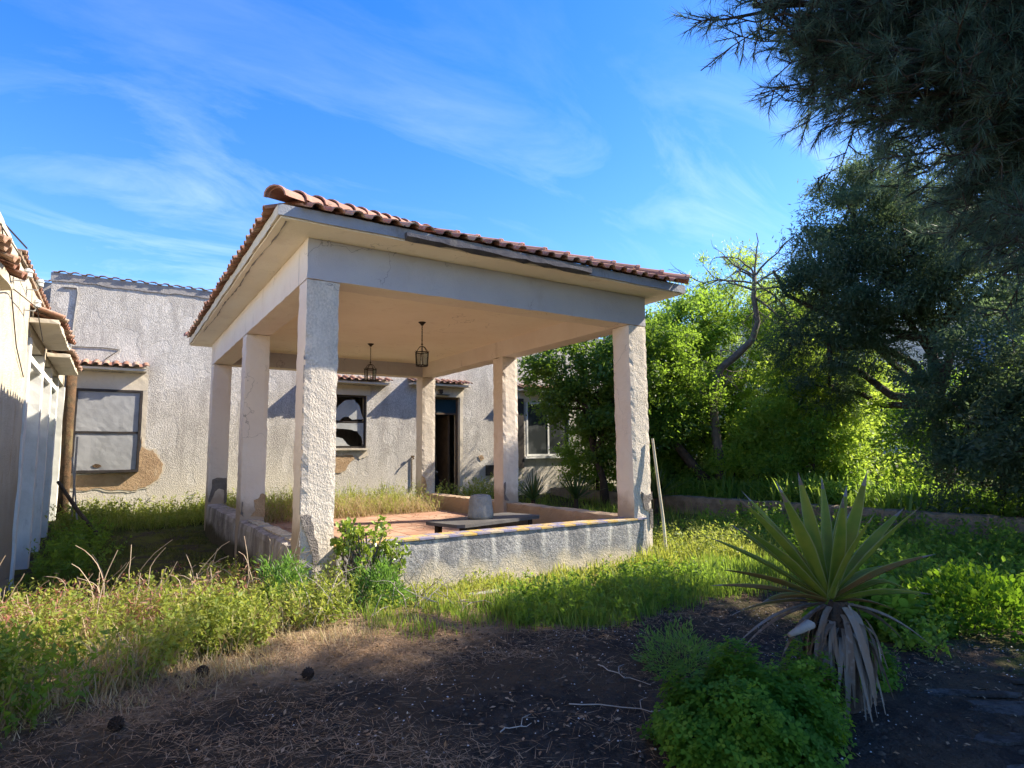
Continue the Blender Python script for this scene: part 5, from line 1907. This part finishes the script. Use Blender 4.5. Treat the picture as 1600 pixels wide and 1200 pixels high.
def agleaf(ang, tilt, depth, L, W, droop, mats, name, fold=.28, tipdrop=0):
    L *= .78 if (ang > 140 or ang < 40) else .88
    """ang: degrees in the plane across the view measured from +right through up; depth: lean towards or away"""
    d = (rvv * math.cos(R(ang)) + Vector((0, 0, 1)) * math.sin(R(ang)) + fvv * depth).normalized()
    side_ = d.cross(Vector((0, 0, 1)) if abs(d.z) < .93 else fvv * -1).normalized()
    n_ = side_.cross(d).normalized()
    me = blade_mesh(L, W, fold, droop, tipdrop=tipdrop).mesh(name, True)
    o = link(name, me, mats, ag)
    o.matrix_basis = frame_m(cr + d * .03, d, n_.cross(d), n_) @ Matrix.Rotation(R(tilt), 4, 'X')
    return o


GR = [M['agave_leaf'], M['agave_margin'], M['agave_dead']]
OLD = [M['agave_old'], M['agave_margin'], M['agave_dead']]
DEAD = [M['agave_dead'], M['agave_dead'], M['agave_dead']]
for ang, tilt, dep, L, W, dr in ((88, 10, -.35, .74, .095, .02), (97, -15, .1, .86, .085, .02), (104, 20, .25, .84, .085, .03), (80, 5, .3, .86, .08, .02), (72, -10, -.1, .90, .085, .03), (76, 15, -.5, .70, .085, .02), (66, 25, .35, .88, .075, .04),
                                 (115, 10, -.25, .86, .095, .03), (121, -20, .2, .88, .085, .04), (128, 15, -.1, .92, .09, .05), (138, 10, -.3, .9, .095, .06), (146, -5, .25, .96, .085, .08), (133, 0, .6, .8, .08, .05),
                                 (50, -15, -.15, .86, .095, .04), (44, 10, .2, .92, .085, .05), (56, 0, .55, .8, .08, .05), (92, 0, .7, .78, .08, .05), (110, 0, .8, .75, .08, .05)):
    agleaf(ang, tilt, dep, L, W, dr, GR, 'leaf')
for ang, tilt, dep, L, W, dr in ((156, 10, -.25, .98, .085, .10), (38, 10, -.35, .8, .09, .12), (162, 5, -.5, .7, .09, .16), (166, -10, .1, .85, .07, .12), (20, 10, -.5, .66, .08, .14), (28, 0, .4, .7, .08, .15)):
    agleaf(ang, tilt, dep, L, W, dr, OLD if ang > 150 or ang == 38 else GR, 'leaf')
agleaf(24, 5, -.2, .62, .08, .02, GR, 'leaf', .3, 1.6)
for ang, tilt, dep, L, W, dr in ((172, 0, -.2, .8, .045, .2), (178, 5, -.4, .9, .04, .25), (188, 0, -.1, .75, .04, .3), (8, 0, -.1, .5, .05, .3), (-4, 10, -.3, .7, .05, .35), (196, 0, -.5, .6, .04, .3), (-10, 0, .3, .75, .05, .3)):
    agleaf(ang, tilt, dep, L, W, dr, [M['agave_old'], M['agave_dead'], M['agave_dead']] if ang in (172, 8) else DEAD, 'dead_leaf')
def old_leaf(a, r0, z0, r1, z1, r2, z2, W, tw, sw):
    """withered leaf folded over and hanging: a bent, twisted ribbon"""
    out = Vector((math.cos(a), math.sin(a), 0))
    tan_ = Vector((-math.sin(a), math.cos(a), 0))
    c0 = Vector((AG.x - .01, AG.y, 0))
    p0, p1, p2 = c0 + out * r0 + Vector((0, 0, z0)), c0 + out * r1 + tan_ * sw * .3 + Vector((0, 0, z1)), c0 + out * r2 + tan_ * sw + Vector((0, 0, z2))
    seg = 7
    vs, fs = [], []
    for i in range(seg + 1):
        f = i / seg
        p = p0 * (1 - f) ** 2 + p1 * 2 * f * (1 - f) + p2 * f * f
        w = W * (1 - .25 * f) * (1 - max(0, f - .7) * 2.6) + .002
        an = tw * f + math.sin(f * 9 + a) * .15
        d = tan_ * math.cos(an) + out * math.sin(an)
        k = out * math.cos(an) * .22 * w
        vs += [p - d * w / 2, p - k, p + d * w / 2]
    for i in range(seg):
        fs += [(3 * i, 3 * i + 3, 3 * i + 4, 3 * i + 1), (3 * i + 1, 3 * i + 4, 3 * i + 5, 3 * i + 2)]
    mb = MB()
    mb.add(vs, fs)
    mb.build('dead_leaf', M['agave_dead'], ag, True)


for k in range(120):
    a = random.uniform(0, 2 * math.pi)
    zt_ = random.uniform(.46, .65)
    lo_ = random.random() < .6
    old_leaf(a, .07, zt_ - (0 if lo_ else .1), random.uniform(.12, .24), zt_ + random.uniform(-.12, .05), random.uniform(.11, .24), random.uniform(.0, .16) if lo_ else random.uniform(.1, .3), random.uniform(.016, .042), random.uniform(-1.3, 1.3), random.uniform(-.10, .10))


def dome_bush(name, label, cat, c, rx, ry, rz, n, ls, mat, tmpl, stems=120, group=None, seed=0, lump=.16, zbase=None):
    global rng
    rng = np.random.default_rng(300 + seed)
    z0 = float(gz(c[0], c[1])) if zbase is None else zbase
    T = thing(name, (c[0], c[1], z0), label, cat, group)
    d = sphere_pts(n)
    d[:, 2] = np.abs(d[:, 2])
    lum = 1 + lump * np.sin(d[:, 0] * 6 + seed) * np.sin(d[:, 1] * 5 + 1) + lump * .7 * np.sin(d[:, 2] * 8 + d[:, 0] * 9)
    r = rng.uniform(.55, 1.0, n) ** .5 * lum
    C = np.array((c[0], c[1], z0)) + d * np.array((rx, ry, rz)) * r[:, None] + rng.normal(0, .02, (n, 3))
    C[:, 2] = np.maximum(C[:, 2], z0 + .02)
    if tmpl is TREFOIL:
        nd = d * .7 + np.array([0, 0, .8]) + rng.normal(0, .35, (n, 3))
        nd /= np.linalg.norm(nd, axis=1, keepdims=True)
        rd = np.cross(nd, sphere_pts(n))
        D = rd
        # leaf plane normal must be nd: build by hand
        rd /= np.linalg.norm(rd, axis=1, keepdims=True)
        sd = np.cross(nd, rd)
        tm = np.array(tmpl[0])
        S = ls * rng.uniform(.55, 1.25, n)
        V = C[:, None] + S[:, None, None] * (tm[None, :, 0:1] * rd[:, None] + tm[None, :, 1:2] * sd[:, None] + tm[None, :, 2:3] * nd[:, None])
        F = np.array(tmpl[1])[None] + (np.arange(n) * len(tm))[:, None, None]
        var = np.clip(rng.uniform(0, .8, n) + .25 * np.sin(C[:, 0] * 7 + C[:, 1] * 5), 0, 1)
        me = np_mesh('foliage', V.reshape(-1, 3), F.reshape(-1, 3), np.repeat(var, len(tm)))
    else:
        D = d * .8 + sphere_pts(n) * .6 + np.array([0, 0, .2])
        V, F, va = inst(C, D, ls * rng.uniform(.55, 1.25, n), *tmpl)
        me = np_mesh('foliage', V, F, va)
    link('foliage', me, M[mat], T)
    ii = rng.choice(n, min(stems, n), replace=False)
    B = np.array((c[0], c[1], z0)) + rng.normal(0, .3, (len(ii), 3)) * np.array((rx * .6, ry * .6, 0))
    Dd = C[ii] - B
    V, F, va = inst(B, Dd, np.linalg.norm(Dd, axis=1), [(0, .008, 0), (0, -.008, 0), (1, 0, 0)], [(0, 1, 2)])
    link('stems', np_mesh('stems', V, F, va), M[mat], T)
    return T


dome_bush('clover_bush', 'low mound of bright green clover leaves in the right foreground beside the agave', 'bush', (2.86, 2.19), .47, .42, .45, 7000, .029, 'clover_leaf', TREFOIL, 300, seed=1)
dome_bush('clover_patch', 'small clover clump under the agave crown in front of its dead leaves', 'bush', (3.30, 2.12), .24, .18, .46, 1300, .028, 'clover_leaf', TREFOIL, 120, seed=2)
dome_bush('clover_patch', 'small dark clover clump at the right foot of the agave', 'bush', (4.25, 2.3), .26, .2, .24, 800, .03, 'clover_leaf', TREFOIL, 60, seed=3)
dome_bush('fennel_plant', 'feathery bright green fennel clump at left of the near column', 'plant', (1.38, 5.95), .26, .22, .48, 2600, .07, 'fennel_leaf', NARROW, 90, seed=4, lump=.3)
dome_bush('fennel_plant', 'second feathery green clump, lower, in front of the succulent', 'plant', (2.25, 5.85), .30, .22, .36, 2200, .065, 'fennel_leaf', NARROW, 90, seed=5, lump=.3)
dome_bush('leafy_bush', 'leafy grey-green weed bush at the left edge of the clover mound', 'bush', (3.5, 3.2), .32, .26, .26, 1300, .05, 'fennel_leaf', NARROW, 90, seed=6, lump=.3)
dome_bush('dock_bush', 'broad-leaved pale green bush behind the agave at right', 'bush', (5.6, 3.0), .42, .36, .44, 1500, .11, 'green_leaf', LEAFW, 60, seed=7)
dome_bush('shadow_bush', 'dark leafy mound by the lower right edge beyond the paving', 'bush', (6.6, 2.5), .7, .6, .40, 3600, .06, 'clover_leaf', LEAFW, 120, seed=8)

# succulent with woody stems in front of the near column
rng = np.random.default_rng(9)
jd = thing('succulent_shrub', (2.22, 6.15, .02), 'bright green succulent with bare woody stems in front of the near column', 'shrub')
mb = MB()
tips = []
base = np.array((2.22, 6.15, .0))
for k in range(26):
    a = rng.uniform(0, 2 * np.pi)
    q = np.array((2.16 + .27 * math.cos(a) * rng.uniform(.2, 1), 6.12 + .16 * math.sin(a), rng.uniform(.52, .86)))
    mid = base + (q - base) * .5 + np.array((rng.normal(0, .05), rng.normal(0, .04), .02))
    mb.tube([tuple(base + rng.normal(0, .02, 3) * np.array((1, 1, 0))), tuple(mid), tuple(q)], [.016, .012, .007], 6)
    tips.append(q)
for k in range(14):
    q = np.array((2.42 + rng.normal(0, .13), 6.05 + rng.normal(0, .08), rng.uniform(.3, .62)))
    mb.tube([tuple(base + np.array((.05, 0, .1))), tuple(base + (q - base) * .6 + np.array((0, 0, -.04))), tuple(q)], [.014, .010, .006], 6)
    tips.append(q)
mb.build('stem', M['grey_bark'], jd, True)
tips = np.array(tips)
ii = np.repeat(np.arange(len(tips)), 26)
n = len(ii)
V, F, va = inst(tips[ii] + rng.normal(0, .028, (n, 3)), sphere_pts(n) * .8 + np.array([0, 0, .55]), .062 * rng.uniform(.6, 1.2, n), *LEAFW)
link('foliage', np_mesh('foliage', V, F, va), M['jade_leaf'], jd)
# dead thorny twigs round the near column foot
rng = np.random.default_rng(31)
mb = MB()
for k in range(34):
    p = np.array((rng.uniform(1.5, 2.9), rng.uniform(5.5, 6.25), .02))
    dv = np.array((rng.normal(0, .8), rng.normal(0, .5), rng.uniform(.3, 1.2)))
    twig(p, dv / np.linalg.norm(dv), rng.uniform(.35, .85), .006, 1)
tw_ = mb.build('dead_twigs', M['grey_wood'], None, True, kind='stuff')
setp(tw_, 'tangle of pale dead twigs round the foot of the near column', 'twigs')


# sword-leaved clumps
def sword_clump(name, label, cat, c, n, L, W, mat, z, spread=.7, droop=.3, group=None, r=.15, seed=0, rosette=False):
    global rng
    rng = np.random.default_rng(500 + seed)
    T = thing(name, (c[0], c[1], z), label, cat, group)
    Vs, Fs, vas, off = [], [], [], 0
    for k in range(n):
        a = rng.uniform(0, 2 * np.pi)
        el = rng.uniform(.15, 1.45) if rosette else math.pi / 2 - abs(rng.normal(0, spread * .6))
        d = np.array((math.cos(a) * math.cos(el), math.sin(a) * math.cos(el), math.sin(el)))
        s_ = np.array((-math.sin(a), math.cos(a), 0))
        l = L * rng.uniform(.6, 1.15)
        p = np.array((c[0], c[1], z)) + np.array((rng.normal(0, r), rng.normal(0, r), 0))
        if rosette: p = np.array((c[0], c[1], z + L * .35)) + d * .04
        seg = 6
        vv = []
        for i in range(seg + 1):
            f = i / seg
            q = p + d * l * f + np.array((d[0], d[1], 0)) * droop * l * f * f * .5 - np.array((0, 0, droop * l * f ** 2.4))
            w = W * (1 - f ** 2.2) * (.7 + .3 * min(1, f * 4)) + .001
            vv += [q - s_ * w / 2, q + s_ * w / 2 + np.array((0, 0, .2 * w))]
        ff = []
        for i in range(seg): ff += [(2 * i, 2 * i + 1, 2 * i + 3), (2 * i, 2 * i + 3, 2 * i + 2)]
        Vs.append(np.array(vv))
        Fs.append(np.array(ff) + off)
        vas.append(np.full(len(vv), rng.uniform(0, 1)))
        off += len(vv)
    link('leaves', np_mesh('leaves', np.concatenate(Vs), np.concatenate(Fs), np.concatenate(vas), True), M[mat], T)
    if rosette:
        mb = MB()
        mb.tube([(c[0], c[1], z - .05), (c[0], c[1], z + L * .38)], [.07, .055], 8)
        mb.build('stem', M['bark'], T)
    return T


sword_clump('yucca_plant', 'spiky yucca seen through the pavilion, just right of its middle column', 'yucca', (9.0, 12.9), 60, .85, .045, 'yucca_leaf', .05, droop=.06, seed=1, rosette=True)
sword_clump('yucca_plant', 'second spiky yucca behind the parapet, below the white framed window', 'yucca', (9.9, 12.3), 60, .85, .045, 'yucca_leaf', .05, droop=.06, seed=2, rosette=True)
sword_clump('yucca_plant', 'dark spiky yucca behind the parapet at left of the right front column', 'yucca', (11.4, 11.0), 60, .95, .05, 'yucca_leaf', .05, droop=.06, seed=3, rosette=True)
IR = ['bright sunlit clump of iris leaves on the bed left of the dark evergreen', 'arching strap-leaf clump behind the tip of the agave', 'strap-leaf clump at the right end of the sunlit bed', 'shaded strap-leaf clump at the foot of the bare tree',
      'dark strap-leaf clump on the bed beside the right front column', 'upright strap-leaf clump behind the sunlit iris clump', 'short strap-leaf clump at the right end above the garden wall']
for k, (c, n, L) in enumerate((((12.7, 8.3), 130, 1.0), ((12.6, 7.4), 130, .95), ((12.65, 6.5), 120, .85), ((13.0, 10.0), 110, .85), ((12.6, 11.4), 90, .8), ((13.4, 7.9), 120, 1.05), ((12.6, 5.7), 90, .7))):
    sword_clump('iris_clump', IR[k], 'plant', c, n, L, .042, 'iris_leaf', .36, .8, .35, 'strap-leaf plants on the raised bed', .28, seed=20 + k)
rng = np.random.default_rng(61)
wi, li = weeds(scatter(900, [(12.3, 3.2), (14, 3.5), (15, 9), (14, 13), (12.3, 13)], .5, .6), .45, 20, .07, LEAFW, z=.36)
setp(stuff('bed_undergrowth', 'green_leaf', wi, li, blades(scatter(5000, [(12.3, 4), (15, 4), (15.5, 9), (14.5, 13), (12.3, 13)], .4, .5), .45, .018, z=.36)), 'green undergrowth covering the raised bed', 'undergrowth')
wi, li = weeds(scatter(500, [(14.5, 9), (20, 7), (22, 14), (15, 16)], .5, .6), 1.0, 30, .10, LEAFW, z=.36)
setp(stuff('rear_undergrowth', 'lime_leaf', wi, li), 'pale undergrowth below the yellow-green trees', 'undergrowth')

# background trees closing the view between the trunks
BT = ['pale yellow-green tree in the gap left of the dark evergreen', 'bushy tree far behind the bed, right of the gap', 'hidden green tree behind the dark evergreen']
for k, (c, r, mt) in enumerate((((21.5, 12.0), 2.2, 'lime_leaf'), ((22.5, 9.0), 2.3, 'green_leaf'), ((21.0, 5.5), 2.6, 'green_leaf'))):
    crown_tree('distant_tree', BT[k], 'tree', (c[0], c[1], .35), [(c[0], c[1], 1.5), (c[0] - .1, c[1], 2.6)],
               [(c[0], c[1], 3.0 - .3 * k + .2, r * .7), (c[0] - .6, c[1] + .9, 2.2, r * .65), (c[0] + .5, c[1] - .9, 2.0, r * .65), (c[0] - .8, c[1] - .2, 1.4, r * .6)],
               180, 14000, .15, mt, LEAF, .45, 'bark', .13, .1, group='trees beyond the planted bed', shell=.3, limbs=14, seed=40 + k)

# ------------------------------------------------------------------ small things on the ground
ME_CONE = None
mb = MB()
random.seed(3)
for i in range(9):
    f = i / 8
    rr_ = .034 * math.sin(math.pi * (.18 + .72 * f)) + .004
    for k in range(9):
        a = 2 * math.pi * k / 9 + i * .35
        c_, s_ = math.cos(a), math.sin(a)
        z_ = .008 + f * .075
        mb.add([(rr_ * .4 * c_, rr_ * .4 * s_, z_ - .006), (rr_ * c_ - .008 * s_, rr_ * s_ + .008 * c_, z_ + .006), (rr_ * 1.25 * c_, rr_ * 1.25 * s_, z_ + .002), (rr_ * c_ + .008 * s_, rr_ * s_ - .008 * c_, z_ + .006), (rr_ * .6 * c_, rr_ * .6 * s_, z_ + .012)],
               [(0, 2, 1), (0, 3, 2), (1, 2, 4), (2, 3, 4)])
ME_CONE = mb.mesh('pine_cone')
ME_CONE.materials.append(M['cone_brown'])
for k, (x, y, lb_) in enumerate(((.60, 4.78, 'pine cone in the sun on the needle litter, left of centre'), (.12, 4.18, 'pine cone nearest the lower left corner, in the shade'), (1.20, 4.55, 'pine cone on the shade line below the succulent'), (3.42, 1.98, 'pine cone lying at the foot of the agave'))):
    o = link('pine_cone', ME_CONE, None)
    o.location = (x, y, float(gz(x, y)) + .03)
    o.rotation_euler = (R(80), random.uniform(0, 1), random.uniform(0, 6))
    setp(o, lb_, 'pine cone', 'pine cones on the ground')
mb = MB()
mb.tube([(3.16, 2.10, .545), (3.25, 2.10, .555), (3.33, 2.09, .575), (3.36, 2.08, .57)], [.012, .022, .03, .018], 9)
setp(mb.build('bleached_branch', M['driftwood'], None, True), 'short bleached branch end poking out between clover and agave', 'branch')
TWL = ['long thin pale twig lying on the dark soil left of the clover mound', 'curved short twig on the soil near the bottom centre', 'forked twig on the dark soil in the middle']
rng = np.random.default_rng(88)
for k, (p_, q_) in enumerate((((2.45, 3.15), (3.05, 2.62)), ((1.9, 3.05), (2.05, 3.02)), ((2.95, 3.5), (3.02, 3.05)))):
    mb = MB()
    pts = [np.array(p_) + (np.array(q_) - np.array(p_)) * f + rng.normal(0, .018, 2) for f in np.linspace(0, 1, 9)]
    mb.tube([(a, b, float(gz(a, b)) + .012 + abs(rng.normal(0, .006))) for a, b in pts], list(np.linspace(.0042, .0018, 9)), 5)
    c_ = pts[4]
    mb.tube([(c_[0], c_[1], float(gz(*c_)) + .014), (c_[0] + .05, c_[1] + .06, float(gz(*c_)) + .03), (c_[0] + .13, c_[1] + .09, float(gz(*c_)) + .022)], [.0026, .002, .0012], 4)
    setp(mb.build('fallen_twig', M['grey_wood']), TWL[k], 'twig', 'twigs on the bare soil')
mb = MB()
mb.gbox(3.0, 3.75, 5.95, 6.08, -.03, .035, .06, .008, 0, .015)
setp(mb.build('kerb_fragment', M['concrete']), 'pale broken kerb strip half buried in the grass before the parapet', 'kerb')
